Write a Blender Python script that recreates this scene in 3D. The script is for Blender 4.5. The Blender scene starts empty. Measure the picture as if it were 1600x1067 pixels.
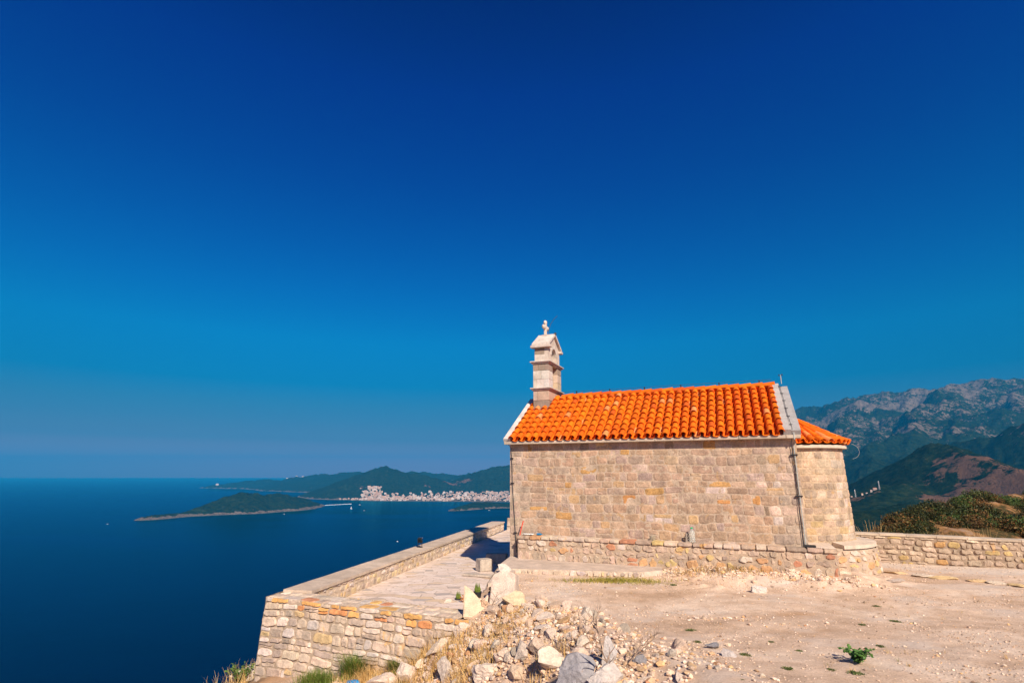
import bpy, bmesh, math, random
import numpy as np
from mathutils import Vector, Matrix, noise as mn
sc = bpy.context.scene
R = math.radians
# ------------------------------------------------------------------ camera
FPX, W0, H0 = 850.0, 1600.0, 1067.0
PITCH = math.atan(207.5/FPX)
CAMZ = 3.34
SEA = -250.0
cd = bpy.data.cameras.new('camera'); cam = bpy.data.objects.new('camera', cd)
sc.collection.objects.link(cam); sc.camera = cam
cd.sensor_width = 36; cd.lens = 36*FPX/W0; cd.clip_start = .1; cd.clip_end = 300000
cam.location = (0, 0, CAMZ); cam.rotation_euler = (R(90)+PITCH, 0, 0)
# ------------------------------------------------------------------ light
SUN = Vector((1.86, -5.8, 4.34)).normalized()
sd = bpy.data.lights.new('sun', 'SUN'); sd.energy = 5.0; sd.angle = R(.53); sd.color = (1, .86, .69)
so = bpy.data.objects.new('sun', sd); sc.collection.objects.link(so)
so.rotation_euler = (-SUN).to_track_quat('-Z', 'Y').to_euler(); so.location = (20, -40, 40)
wd = bpy.data.worlds.new('World'); sc.world = wd; wd.use_nodes = True
nt = wd.node_tree; nt.nodes.clear()
wo = nt.nodes.new('ShaderNodeOutputWorld'); bg = nt.nodes.new('ShaderNodeBackground')
sky = nt.nodes.new('ShaderNodeTexSky'); sky.sky_type = 'NISHITA'; sky.sun_disc = False
sky.sun_elevation = math.asin(SUN.z); sky.sun_rotation = math.atan2(SUN.x, SUN.y)
sky.altitude = 250; sky.air_density = 1.0; sky.dust_density = .6; sky.ozone_density = 3.0
# a polarising filter's deep blue: the clear sky's own colours, tinted by height above the horizon
tc = nt.nodes.new('ShaderNodeTexCoord'); sx = nt.nodes.new('ShaderNodeSeparateXYZ')
cr = nt.nodes.new('ShaderNodeValToRGB'); mx = nt.nodes.new('ShaderNodeMix'); mx.data_type = 'RGBA'; mx.blend_type = 'MULTIPLY'
mx.inputs[0].default_value = 1
SKY = [(0.0, (0.8462, 0.2288, 0.2632)), (0.023, (0.6487, 0.1902, 0.2188)), (0.037, (0.3691, 0.1556, 0.1941)), (0.057, (0.1447, 0.1276, 0.1851)), (0.091, (0.0761, 0.1482, 0.2212)), (0.118, (0.0453, 0.1716, 0.2528)), (0.152, (0.001, 0.2033, 0.3212)), (0.227, (0.0003, 0.2733, 0.4369)), (0.301, (0.0003, 0.2238, 0.459)), (0.373, (0.0003, 0.1772, 0.4554)), (0.49, (0.0003, 0.1137, 0.4446)), (0.615, (0.0003, 0.0667, 0.4402)), (0.711, (0.0003, 0.0272, 0.33)), (0.8, (0.0005, 0.05, 0.25)), (0.95, (0.001, 0.10, 0.22))]
e = cr.color_ramp.elements
for i, (p, c) in enumerate(SKY):
    el = e[i] if i < 2 else e.new(p)
    el.position = p; el.color = (*c, 1)
L = nt.links
L.new(tc.outputs['Generated'], sx.inputs[0]); L.new(sx.outputs['Z'], cr.inputs[0])
L.new(sky.outputs[0], mx.inputs[6]); L.new(cr.outputs[0], mx.inputs[7])
L.new(mx.outputs[2], bg.inputs[0]); bg.inputs[1].default_value = .13; L.new(bg.outputs[0], wo.inputs[0])
sc.view_settings.view_transform = 'Standard'; sc.view_settings.look = 'None'
sc.view_settings.exposure = .62; sc.view_settings.gamma = 1
sc.cycles.max_bounces = 6; sc.cycles.volume_bounces = 0

# ------------------------------------------------------------------ helpers
rng = np.random.default_rng(7); random.seed(7)
CP, SP = math.cos(PITCH), math.sin(PITCH)
def ray(x, y):
    u = (x-800)/FPX; v = (533.5-y)/FPX
    yy = CP - v*SP
    return u/yy, (SP+v*CP)/yy            # X/Y and Z/Y ratios
def pD(x, y, D):                          # point at depth D metres in front
    a, b = ray(x, y); return Vector((a*D, D, CAMZ+b*D))
def pZ(x, y, z):
    a, b = ray(x, y); D = (z-CAMZ)/b; return Vector((a*D, D, z))

def vnoise(x, y, z=0., seed=0):
    x = np.asarray(x, float); y = np.asarray(y, float); z = np.asarray(z, float)+np.zeros_like(x)
    xi = np.floor(x).astype(np.int64); yi = np.floor(y).astype(np.int64); zi = np.floor(z).astype(np.int64)
    xf = x-xi; yf = y-yi; zf = z-zi
    f = lambda t: t*t*t*(t*(t*6-15)+10)
    u, v, w = f(xf), f(yf), f(zf)
    def h(a, b, c):
        n = (a*374761393 + b*668265263 + c*2147483647 + seed*974711) & 0xffffffff
        n = ((n ^ (n >> 13))*1274126177) & 0xffffffff
        n = ((n ^ (n >> 16))*2246822519) & 0xffffffff
        return ((n ^ (n >> 15)) & 0xffffff)/float(0xffffff)*2-1
    l = lambda a, b, t: a+(b-a)*t
    return l(l(l(h(xi, yi, zi), h(xi+1, yi, zi), u), l(h(xi, yi+1, zi), h(xi+1, yi+1, zi), u), v),
             l(l(h(xi, yi, zi+1), h(xi+1, yi, zi+1), u), l(h(xi, yi+1, zi+1), h(xi+1, yi+1, zi+1), u), v), w)
def fbm(x, y, z=0., oct=4, seed=0, gain=.5):
    s = 0; a = 1; t = 0
    for o in range(oct):
        s = s+a*vnoise(np.asarray(x)*2**o, np.asarray(y)*2**o, np.asarray(z)*2**o, seed+o*17); t += a; a *= gain
    return s/t
def smooth(a, b, x):
    t = np.clip((x-a)/(b-a), 0, 1); return t*t*(3-2*t)

class MB:
    """collects verts, faces and vertex colours for ONE mesh object"""
    def __init__(s): s.v = []; s.f = []; s.c = []; s.n = 0; s.mi = []
    def add(s, V, F, col=(1, 1, 1), mi=0):
        V = np.asarray(V, float).reshape(-1, 3)
        C = np.asarray(col, float)
        if C.ndim == 1: C = np.tile(C, (len(V), 1))
        n = s.n
        s.f += [tuple(i+n for i in f) for f in F]; s.mi += [mi]*len(F)
        s.v.append(V); s.c.append(C); s.n += len(V)
    def box(s, x0, y0, z0, x1, y1, z1, col=(1, 1, 1), mi=0, b=0.0):
        if b <= 0:
            V = [(x, y, z) for z in (z0, z1) for y in (y0, y1) for x in (x0, x1)]
            s.add(V, [(0, 2, 3, 1), (4, 5, 7, 6), (0, 1, 5, 4), (2, 6, 7, 3), (0, 4, 6, 2), (1, 3, 7, 5)], col, mi); return
        bm = bmesh.new(); bmesh.ops.create_cube(bm, size=1)
        bmesh.ops.scale(bm, vec=(x1-x0, y1-y0, z1-z0), verts=bm.verts)
        bmesh.ops.translate(bm, vec=((x0+x1)/2, (y0+y1)/2, (z0+z1)/2), verts=bm.verts)
        bmesh.ops.bevel(bm, geom=bm.edges[:], offset=b, segments=1, affect='EDGES')
        s.bm(bm, col, mi)
    def bm(s, bm, col=(1, 1, 1), mi=0, free=True):
        bm.verts.index_update()
        s.add([v.co[:] for v in bm.verts], [tuple(v.index for v in f.verts) for f in bm.faces], col, mi)
        if free: bm.free()
    def tube(s, pts, r, seg=8, col=(1, 1, 1), mi=0, cap=True):
        pts = [Vector(p) for p in pts]; rr = r if isinstance(r, (list, tuple)) else [r]*len(pts)
        V = []; F = []
        for i, p in enumerate(pts):
            d = (pts[min(i+1, len(pts)-1)]-pts[max(i-1, 0)]).normalized()
            a = d.orthogonal().normalized() if i == 0 else (a-d*a.dot(d)).normalized()
            b = d.cross(a)
            for k in range(seg):
                t = 2*math.pi*k/seg; V.append(p+(a*math.cos(t)+b*math.sin(t))*rr[i])
        for i in range(len(pts)-1):
            for k in range(seg):
                k2 = (k+1) % seg; F.append((i*seg+k, i*seg+k2, (i+1)*seg+k2, (i+1)*seg+k))
        if cap: F.append(tuple(range(seg))[::-1]); F.append(tuple((len(pts)-1)*seg+k for k in range(seg)))
        s.add([v[:] for v in V], F, col, mi)
    def lathe(s, prof, c=(0, 0, 0), seg=16, col=(1, 1, 1), mi=0):
        V = []; F = []
        for (r, z) in prof:
            for k in range(seg):
                t = 2*math.pi*k/seg; V.append((c[0]+r*math.cos(t), c[1]+r*math.sin(t), c[2]+z))
        for i in range(len(prof)-1):
            for k in range(seg):
                k2 = (k+1) % seg; F.append((i*seg+k, i*seg+k2, (i+1)*seg+k2, (i+1)*seg+k))
        F.append(tuple(range(seg))[::-1]); F.append(tuple((len(prof)-1)*seg+k for k in range(seg)))
        s.add(V, F, col, mi)
    def prism(s, poly, axis, t0, t1, col=(1, 1, 1), mi=0):
        """poly = 2D outline in the two other axes, extruded along axis"""
        def m(p, t):
            return {'x': (t, p[0], p[1]), 'y': (p[0], t, p[1]), 'z': (p[0], p[1], t)}[axis]
        n = len(poly)
        V = [m(p, t0) for p in poly]+[m(p, t1) for p in poly]
        F = [tuple(range(n)), tuple(range(n, 2*n))[::-1]]+[(i, i+n, (i+1) % n+n, (i+1) % n) for i in range(n)]
        s.add(V, F, col, mi)
    def mesh(s, name, mats, smoothf=False):
        me = bpy.data.meshes.new(name)
        V = np.concatenate(s.v) if s.v else np.zeros((0, 3))
        me.from_pydata(V.tolist(), [], s.f)
        ms = mats if isinstance(mats, (list, tuple)) else [mats]
        for m in ms: me.materials.append(m)
        me.polygons.foreach_set('material_index', s.mi)
        at = me.attributes.new('col', 'FLOAT_COLOR', 'POINT')
        C = np.concatenate(s.c); C = np.hstack([C, np.ones((len(C), 1))])
        at.data.foreach_set('color', C.ravel())
        me.polygons.foreach_set('use_smooth', [smoothf]*len(me.polygons))
        bm = bmesh.new(); bm.from_mesh(me); 
        if len(bm.faces) < 60000 and not smoothf: bmesh.ops.recalc_face_normals(bm, faces=bm.faces[:]); bm.to_mesh(me)
        bm.free(); me.update(); return me
    def build(s, name, mats, parent=None, smoothf=False):
        o = bpy.data.objects.new(name, s.mesh(name, mats, smoothf)); sc.collection.objects.link(o)
        if parent: o.parent = parent
        return o
def grid_mesh(name, P, mat, cols=None, smoothf=True):
    """P: (n,m,3) array"""
    n, m = P.shape[:2]
    idx = np.arange(n*m).reshape(n, m)
    F = np.stack([idx[:-1, :-1], idx[:-1, 1:], idx[1:, 1:], idx[1:, :-1]], -1).reshape(-1, 4)
    me = bpy.data.meshes.new(name)
    me.vertices.add(n*m); me.vertices.foreach_set('co', P.reshape(-1).astype(np.float32))
    me.loops.add(F.size); me.loops.foreach_set('vertex_index', F.ravel().astype(np.int32))
    me.polygons.add(len(F)); me.polygons.foreach_set('loop_start', np.arange(0, F.size, 4, dtype=np.int32))
    me.polygons.foreach_set('loop_total', np.full(len(F), 4, dtype=np.int32))
    me.polygons.foreach_set('use_smooth', np.full(len(F), smoothf))
    me.update(calc_edges=True); me.validate()
    for k, arr in (cols or {}).items():
        a = me.attributes.new(k, 'FLOAT', 'POINT'); a.data.foreach_set('value', arr.ravel().astype(np.float32))
    me.materials.append(mat)
    o = bpy.data.objects.new(name, me); sc.collection.objects.link(o); return o
def tag(o, label=None, cat=None, group=None, kind=None):
    if label: o['label'] = label
    if cat: o['category'] = cat
    if group: o['group'] = group
    if kind: o['kind'] = kind
    return o
def empty(name, loc, rz=0):
    o = bpy.data.objects.new(name, None); sc.collection.objects.link(o)
    o.location = loc; o.rotation_euler = (0, 0, rz); o.empty_display_size = .2; return o

# ------------------------------------------------------------------ materials
def mat(name):
    m = bpy.data.materials.new(name); m.use_nodes = True
    t = m.node_tree; b = t.nodes['Principled BSDF']; return m, t, b
def N(t, ty, **k):
    n = t.nodes.new(ty)
    for a, v in k.items(): setattr(n, a, v)
    return n
def noise_node(t, scale, detail=6, rough=.55, vec=None, dist=0):
    n = N(t, 'ShaderNodeTexNoise'); n.inputs['Scale'].default_value = scale; n.inputs['Detail'].default_value = detail
    n.inputs['Roughness'].default_value = rough; n.inputs['Distortion'].default_value = dist
    if vec is not None: t.links.new(vec, n.inputs['Vector'])
    return n
def ramp(t, inp, stops, interp='LINEAR'):
    r = N(t, 'ShaderNodeValToRGB'); r.color_ramp.interpolation = interp
    for i, (p, c) in enumerate(stops):
        e = r.color_ramp.elements[i] if i < 2 else r.color_ramp.elements.new(p)
        e.position = p; e.color = (*c, 1) if len(c) == 3 else c
    t.links.new(inp, r.inputs[0]); return r
def mixc(t, fac, a, b, blend='MIX'):
    m = N(t, 'ShaderNodeMix', data_type='RGBA', blend_type=blend)
    for i, v in ((0, fac), (6, a), (7, b)):
        if hasattr(v, 'is_linked') or isinstance(v, bpy.types.NodeSocket): t.links.new(v, m.inputs[i])
        else: m.inputs[i].default_value = v if i == 0 else (*v, 1)
    return m.outputs[2]
def bump(t, b, h, strength=.5, dist=.02, prev=None):
    n = N(t, 'ShaderNodeBump'); n.inputs['Strength'].default_value = strength; n.inputs['Distance'].default_value = dist
    t.links.new(h, n.inputs['Height'])
    if prev is not None: t.links.new(prev, n.inputs['Normal'])
    t.links.new(n.outputs[0], b.inputs['Normal']); return n.outputs[0]
def geo_pos(t): return N(t, 'ShaderNodeNewGeometry').outputs['Position']
def obj_co(t): return N(t, 'ShaderNodeTexCoord').outputs['Object']
def plain(name, col, rough=.6, metal=0, var=.12, scale=20):
    m, t, b = mat(name); b.inputs['Roughness'].default_value = rough; b.inputs['Metallic'].default_value = metal
    n = noise_node(t, scale, 4, vec=obj_co(t))
    r = ramp(t, n.outputs[0], [(.3, tuple(c*(1-var) for c in col)), (.7, tuple(min(1, c*(1+var)) for c in col))])
    t.links.new(r.outputs[0], b.inputs['Base Color']); return m
def colmat(name, n1=6, n2=40, lo=.72, hi=1.2, bstr=.5, bdist=.012, rough=.9, stain=None, speck=None, spec=.2):
    """per-vertex base colour x procedural variation"""
    m, t, b = mat(name); b.inputs['Roughness'].default_value = rough; b.inputs['Specular IOR Level'].default_value = spec
    at = N(t, 'ShaderNodeAttribute', attribute_name='col'); co = obj_co(t)
    a = noise_node(t, n1, 6, .62, co); c = noise_node(t, n2, 5, .7, co)
    r = ramp(t, a.outputs[0], [(.28, (lo,)*3), (.72, (hi,)*3)]); r2 = ramp(t, c.outputs[0], [(.3, (lo+.1,)*3), (.7, (hi-.05,)*3)])
    out = mixc(t, 1., at.outputs['Color'], r.outputs[0], 'MULTIPLY'); out = mixc(t, 1., out, r2.outputs[0], 'MULTIPLY')
    if stain:
        s = noise_node(t, stain[0], 5, .65, co, 1.0); rs = ramp(t, s.outputs[0], [(stain[1], (0,)*3), (stain[1]+.1, (1,)*3)])
        out = mixc(t, rs.outputs[0], out, stain[2])
    t.links.new(out, b.inputs['Base Color'])
    h = mixc(t, .35, a.outputs[0], c.outputs[0])
    bump(t, b, h, bstr, bdist); return m
M = {}
M['stone'] = colmat('masonry_stone', 3.2, 20, .62, 1.24, 1.0, .035, stain=(2.6, .60, (.42, .27, .14)))
M['dry_stone'] = colmat('rubble_stone', 4, 26, .72, 1.2, .9, .03, stain=(2.2, .62, (.66, .40, .16)))
M['ashlar'] = colmat('ashlar_stone', 4, 26, .70, 1.12, .7, .015, stain=(3.5, .60, (.40, .29, .20)))
M['slab'] = colmat('stone_slab', 3, 22, .72, 1.14, .6, .012, stain=(2.8, .64, (.42, .33, .26)))
M['tile'] = colmat('roof_tile', 7, 60, .82, 1.14, .3, .006, .8, stain=(5, .74, (.30, .07, .02)))
M['rock'] = colmat('limestone_rock', 5, 34, .76, 1.28, 1.0, .05, stain=(2.5, .64, (.60, .36, .17)))
M['leaf'] = colmat('leaf', 8, 30, .7, 1.25, 0, .01, .55)
M['house'] = colmat('render', 2, 9, .95, 1.05, 0, .01)
M['black'] = plain('black_plastic', (.02, .022, .025), .4)
M['cable'] = plain('grey_cable', (.045, .05, .055), .5)
M['tubeg'] = plain('pale_conduit', (.36, .38, .36), .5)
M['metal'] = plain('galvanised', (.5, .52, .55), .35, .8)
M['red'] = plain('red_paint', (.62, .05, .02), .45)
M['white'] = plain('white_paint', (.8, .8, .8), .5)
M['wood'] = plain('dead_wood', (.30, .21, .15), .9, 0, .35, 12)
M['drygrass'] = colmat('dry_grass', 3, 20, .7, 1.3, 0, .01, .8)
M['blue'] = plain('blue_plastic', (.01, .22, .5), .4)
M['green'] = plain('green_plastic', (.02, .42, .18), .4)
g, t, b = mat('clear_plastic'); M['bottle'] = g
b.inputs['Base Color'].default_value = (.8, .86, .86, 1); b.inputs['Transmission Weight'].default_value = .8
b.inputs['Roughness'].default_value = .12; b.inputs['IOR'].default_value = 1.2
# ground
m, t, b = mat('gravel_dirt'); M['ground'] = m; b.inputs['Roughness'].default_value = .95; b.inputs['Specular IOR Level'].default_value = .15
co = geo_pos(t)
big = noise_node(t, .42, 7, .66, co, 1.2); mid = noise_node(t, 2.2, 6, .65, co); fine = noise_node(t, 38, 5, .8, co)
vor = N(t, 'ShaderNodeTexVoronoi'); vor.inputs['Scale'].default_value = 26; t.links.new(co, vor.inputs['Vector'])
c1 = ramp(t, big.outputs[0], [(.34, (.53, .37, .255)), (.5, (.66, .49, .365)), (.64, (.76, .605, .48))])
c2 = ramp(t, mid.outputs[0], [(.3, (.80, .77, .74)), (.6, (1.04, 1.03, 1.02)), (.8, (1.16, 1.14, 1.12))])
c3 = ramp(t, fine.outputs[0], [(.30, (.55, .50, .46)), (.46, (.97, .96, .95)), (.56, (1.03, 1.03, 1.03)), (.68, (1.4, 1.38, 1.36))])
o = mixc(t, 1., c1.outputs[0], c2.outputs[0], 'MULTIPLY'); o = mixc(t, 1., o, c3.outputs[0], 'MULTIPLY')
pb = ramp(t, vor.outputs['Distance'], [(.0, (1,)*3), (.22, (0,)*3)])
pcol = mixc(t, .35, vor.outputs['Color'], (.62, .5, .4)); 
sel = noise_node(t, 5, 3, .6, co); sm = ramp(t, sel.outputs[0], [(.5, (0,)*3), (.58, (.7,)*3)])
pm = mixc(t, 1., pb.outputs[0], sm.outputs[0], 'MULTIPLY')
o = mixc(t, pm, o, (.70, .58, .47))
# orange rust-brown earth patches and slope dirt
at = N(t, 'ShaderNodeAttribute', attribute_name='earth')
o = mixc(t, at.outputs['Fac'], o, (.46, .255, .125))
as_ = N(t, 'ShaderNodeAttribute', attribute_name='strip'); o = mixc(t, as_.outputs['Fac'], o, (.62, .53, .46))
at2 = N(t, 'ShaderNodeAttribute', attribute_name='scrub')
gs = noise_node(t, .35, 7, .75, co); gcol = ramp(t, gs.outputs[0], [(.38, (.018, .026, .008)), (.48, (.07, .05, .02)), (.56, (.26, .13, .05)), (.68, (.34, .24, .17))])
o = mixc(t, at2.outputs['Fac'], o, gcol.outputs[0])
t.links.new(o, b.inputs['Base Color'])
n1 = bump(t, b, mid.outputs[0], .5, .06); n2 = bump(t, b, fine.outputs[0], .7, .015, n1); bump(t, b, pm, .5, .012, n2)
# flagstones
m, t, b = mat('flagstone'); M['flag'] = m; b.inputs['Roughness'].default_value = .85
co = geo_pos(t); mp = N(t, 'ShaderNodeMapping'); mp.inputs['Rotation'].default_value = (0, 0, R(22)); mp.inputs['Scale'].default_value = (1.7, 3.0, 1)
t.links.new(co, mp.inputs[0]); wn = noise_node(t, 1.6, 3, .5, co)
wv = N(t, 'ShaderNodeMix', data_type='VECTOR'); wv.inputs[0].default_value = .12
t.links.new(mp.outputs[0], wv.inputs[4]); t.links.new(wn.outputs[1], wv.inputs[5])
v1 = N(t, 'ShaderNodeTexVoronoi', voronoi_dimensions='2D'); v1.inputs['Scale'].default_value = 1.5; t.links.new(wv.outputs[1], v1.inputs[0])
v2 = N(t, 'ShaderNodeTexVoronoi', voronoi_dimensions='2D', feature='DISTANCE_TO_EDGE'); v2.inputs['Scale'].default_value = 1.5; t.links.new(wv.outputs[1], v2.inputs[0])
sep = N(t, 'ShaderNodeSeparateColor'); t.links.new(v1.outputs['Color'], sep.inputs[0])
sc1 = ramp(t, sep.outputs[0], [(0, (.70, .555, .46)), (.40, (.76, .61, .52)), (.66, (.78, .65, .57)), (.78, (.68, .50, .33)), (.86, (.70, .57, .48)), (.93, (.42, .36, .33)), (1, (.70, .5, .34))])
nn = noise_node(t, 9, 5, .65, co); r2 = ramp(t, nn.outputs[0], [(.3, (.84,)*3), (.7, (1.1,)*3)])
o = mixc(t, 1., sc1.outputs[0], r2.outputs[0], 'MULTIPLY')
ed = ramp(t, v2.outputs['Distance'], [(.008, (0,)*3), (.035, (1,)*3)])
o = mixc(t, ed.outputs[0], (.56, .44, .35), o); t.links.new(o, b.inputs['Base Color'])
n1 = bump(t, b, ed.outputs[0], .8, .02); bump(t, b, nn.outputs[0], .4, .01, n1)
# sea
m, t, b = mat('sea_water'); M['sea'] = m
b.inputs['Roughness'].default_value = .12; b.inputs['IOR'].default_value = 1.33; b.inputs['Specular IOR Level'].default_value = .12; b.inputs['Specular Tint'].default_value = (.35, .8, 1, 1)
co = geo_pos(t); mp = N(t, 'ShaderNodeMapping'); mp.inputs['Scale'].default_value = (.0006, .0016, 1); t.links.new(co, mp.inputs[0])
bn = noise_node(t, 1, 5, .6, mp.outputs[0], .8)
cc = ramp(t, bn.outputs[0], [(.35, (.0001, .001, .006)), (.65, (.0002, .004, .018))]); t.links.new(cc.outputs[0], b.inputs['Base Color'])
rr_ = ramp(t, bn.outputs[0], [(.4, (.08,)*3), (.6, (.20,)*3)]); t.links.new(rr_.outputs[0], b.inputs['Roughness'])
dfb = N(t, 'ShaderNodeBsdfDiffuse'); gls = N(t, 'ShaderNodeBsdfGlossy'); gls.inputs['Color'].default_value = (.05, .50, .80, 1)
t.links.new(cc.outputs[0], dfb.inputs['Color']); t.links.new(rr_.outputs[0], gls.inputs['Roughness'])
fr_ = N(t, 'ShaderNodeFresnel'); fr_.inputs['IOR'].default_value = 1.33; fm = N(t, 'ShaderNodeMath', operation='MULTIPLY'); fm.inputs[1].default_value = .60
t.links.new(fr_.outputs[0], fm.inputs[0]); msh = N(t, 'ShaderNodeMixShader'); t.links.new(fm.outputs[0], msh.inputs[0]); t.links.new(dfb.outputs[0], msh.inputs[1]); t.links.new(gls.outputs[0], msh.inputs[2])
t.links.new(msh.outputs[0], [n for n in t.nodes if n.type == 'OUTPUT_MATERIAL'][0].inputs[0])
wv1 = noise_node(t, .12, 6, .65, co); wv2 = noise_node(t, .012, 3, .5, co)
n1 = bump(t, b, wv1.outputs[0], .5, 1.0); n1 = bump(t, b, wv2.outputs[0], .2, 4, n1)
for q_ in (dfb, gls, fr_): t.links.new(n1, q_.inputs['Normal'])
# hills
m, t, b = mat('hill_forest'); M['hill'] = m; b.inputs['Roughness'].default_value = 1; b.inputs['Specular IOR Level'].default_value = 0
co = geo_pos(t)
ra = N(t, 'ShaderNodeAttribute', attribute_name='rock'); ba = N(t, 'ShaderNodeAttribute', attribute_name='bare')
f1 = noise_node(t, .035, 5, .7, co); f2 = noise_node(t, .006, 6, .65, co); f3 = noise_node(t, .010, 9, .74, co, .8)
fc = ramp(t, f1.outputs[0], [(.32, (.004, .011, .006)), (.5, (.013, .026, .010)), (.66, (.030, .042, .016))])
f2r = ramp(t, f2.outputs[0], [(.3, (.75,)*3), (.7, (1.3,)*3)]); o = mixc(t, 1., fc.outputs[0], f2r.outputs[0], 'MULTIPLY')
f4 = noise_node(t, .045, 6, .7, co)
mm = N(t, 'ShaderNodeMath', operation='MULTIPLY_ADD'); t.links.new(f3.outputs[0], mm.inputs[0]); mm.inputs[1].default_value = 1.5
m4 = N(t, 'ShaderNodeMath', operation='MULTIPLY_ADD'); t.links.new(f4.outputs[0], m4.inputs[0]); m4.inputs[1].default_value = 1.3; m4.inputs[2].default_value = -.90
t.links.new(m4.outputs[0], mm.inputs[2])
ad = N(t, 'ShaderNodeMath', operation='ADD'); t.links.new(ra.outputs['Fac'], ad.inputs[0]); t.links.new(mm.outputs[0], ad.inputs[1])
rm = ramp(t, ad.outputs[0], [(.94, (0,)*3), (1.16, (.85,)*3)])
rkc = ramp(t, f1.outputs[0], [(.35, (.12, .09, .075)), (.65, (.27, .205, .17))])
o = mixc(t, rm.outputs[0], o, rkc.outputs[0])
ad2 = N(t, 'ShaderNodeMath', operation='ADD'); t.links.new(ba.outputs['Fac'], ad2.inputs[0]); t.links.new(f1.outputs[0], ad2.inputs[1])
bmk = ramp(t, ad2.outputs[0], [(.90, (0,)*3), (1.08, (.9,)*3)])
o = mixc(t, bmk.outputs[0], o, (.19, .10, .065))
t.links.new(o, b.inputs['Base Color'])
f5 = noise_node(t, .16, 4, .7, co); n1 = bump(t, b, f1.outputs[0], 1, 14); n1 = bump(t, b, f3.outputs[0], .8, 22, n1); bump(t, b, f5.outputs[0], .8, 5, n1)

# ------------------------------------------------------------------ masonry
PAL_CHAPEL = [((0.464, 0.314, 0.212), 30), ((0.422, 0.294, 0.208), 26), ((0.406, 0.299, 0.227), 18), ((0.496, 0.349, 0.242), 12), ((0.591, 0.439, 0.348), 3), ((0.348, 0.245, 0.174), 4), ((0.506, 0.334, 0.184), 5), ((0.506, 0.258, 0.097), 1.2), ((0.443, 0.329, 0.271), 12)]
PAL_PALE = [((.58, .45, .345), 30), ((.52, .40, .31), 22), ((.66, .54, .45), 20), ((.42, .33, .265), 12), ((.56, .40, .22), 5), ((.56, .47, .42), 10)]
PAL_ORANGE = [((.60, .46, .35), 16), ((.66, .38, .14), 14), ((.60, .28, .10), 10), ((.68, .56, .46), 12), ((.50, .37, .28), 10), ((.50, .22, .12), 4)]
PAL_LEDGE = [((.50, .375, .28), 30), ((.60, .49, .40), 10), ((.56, .33, .17), 6), ((.50, .235, .14), 4), ((.58, .42, .20), 5), ((.42, .32, .25), 14)]
def pick(pal, r):
    w = np.array([p[1] for p in pal], float); i = r.choice(len(pal), p=w/w.sum())
    c = np.array(pal[i][0]); return c*(1+r.normal(0, .06))*(1+r.normal(0, .015, 3))
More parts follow.
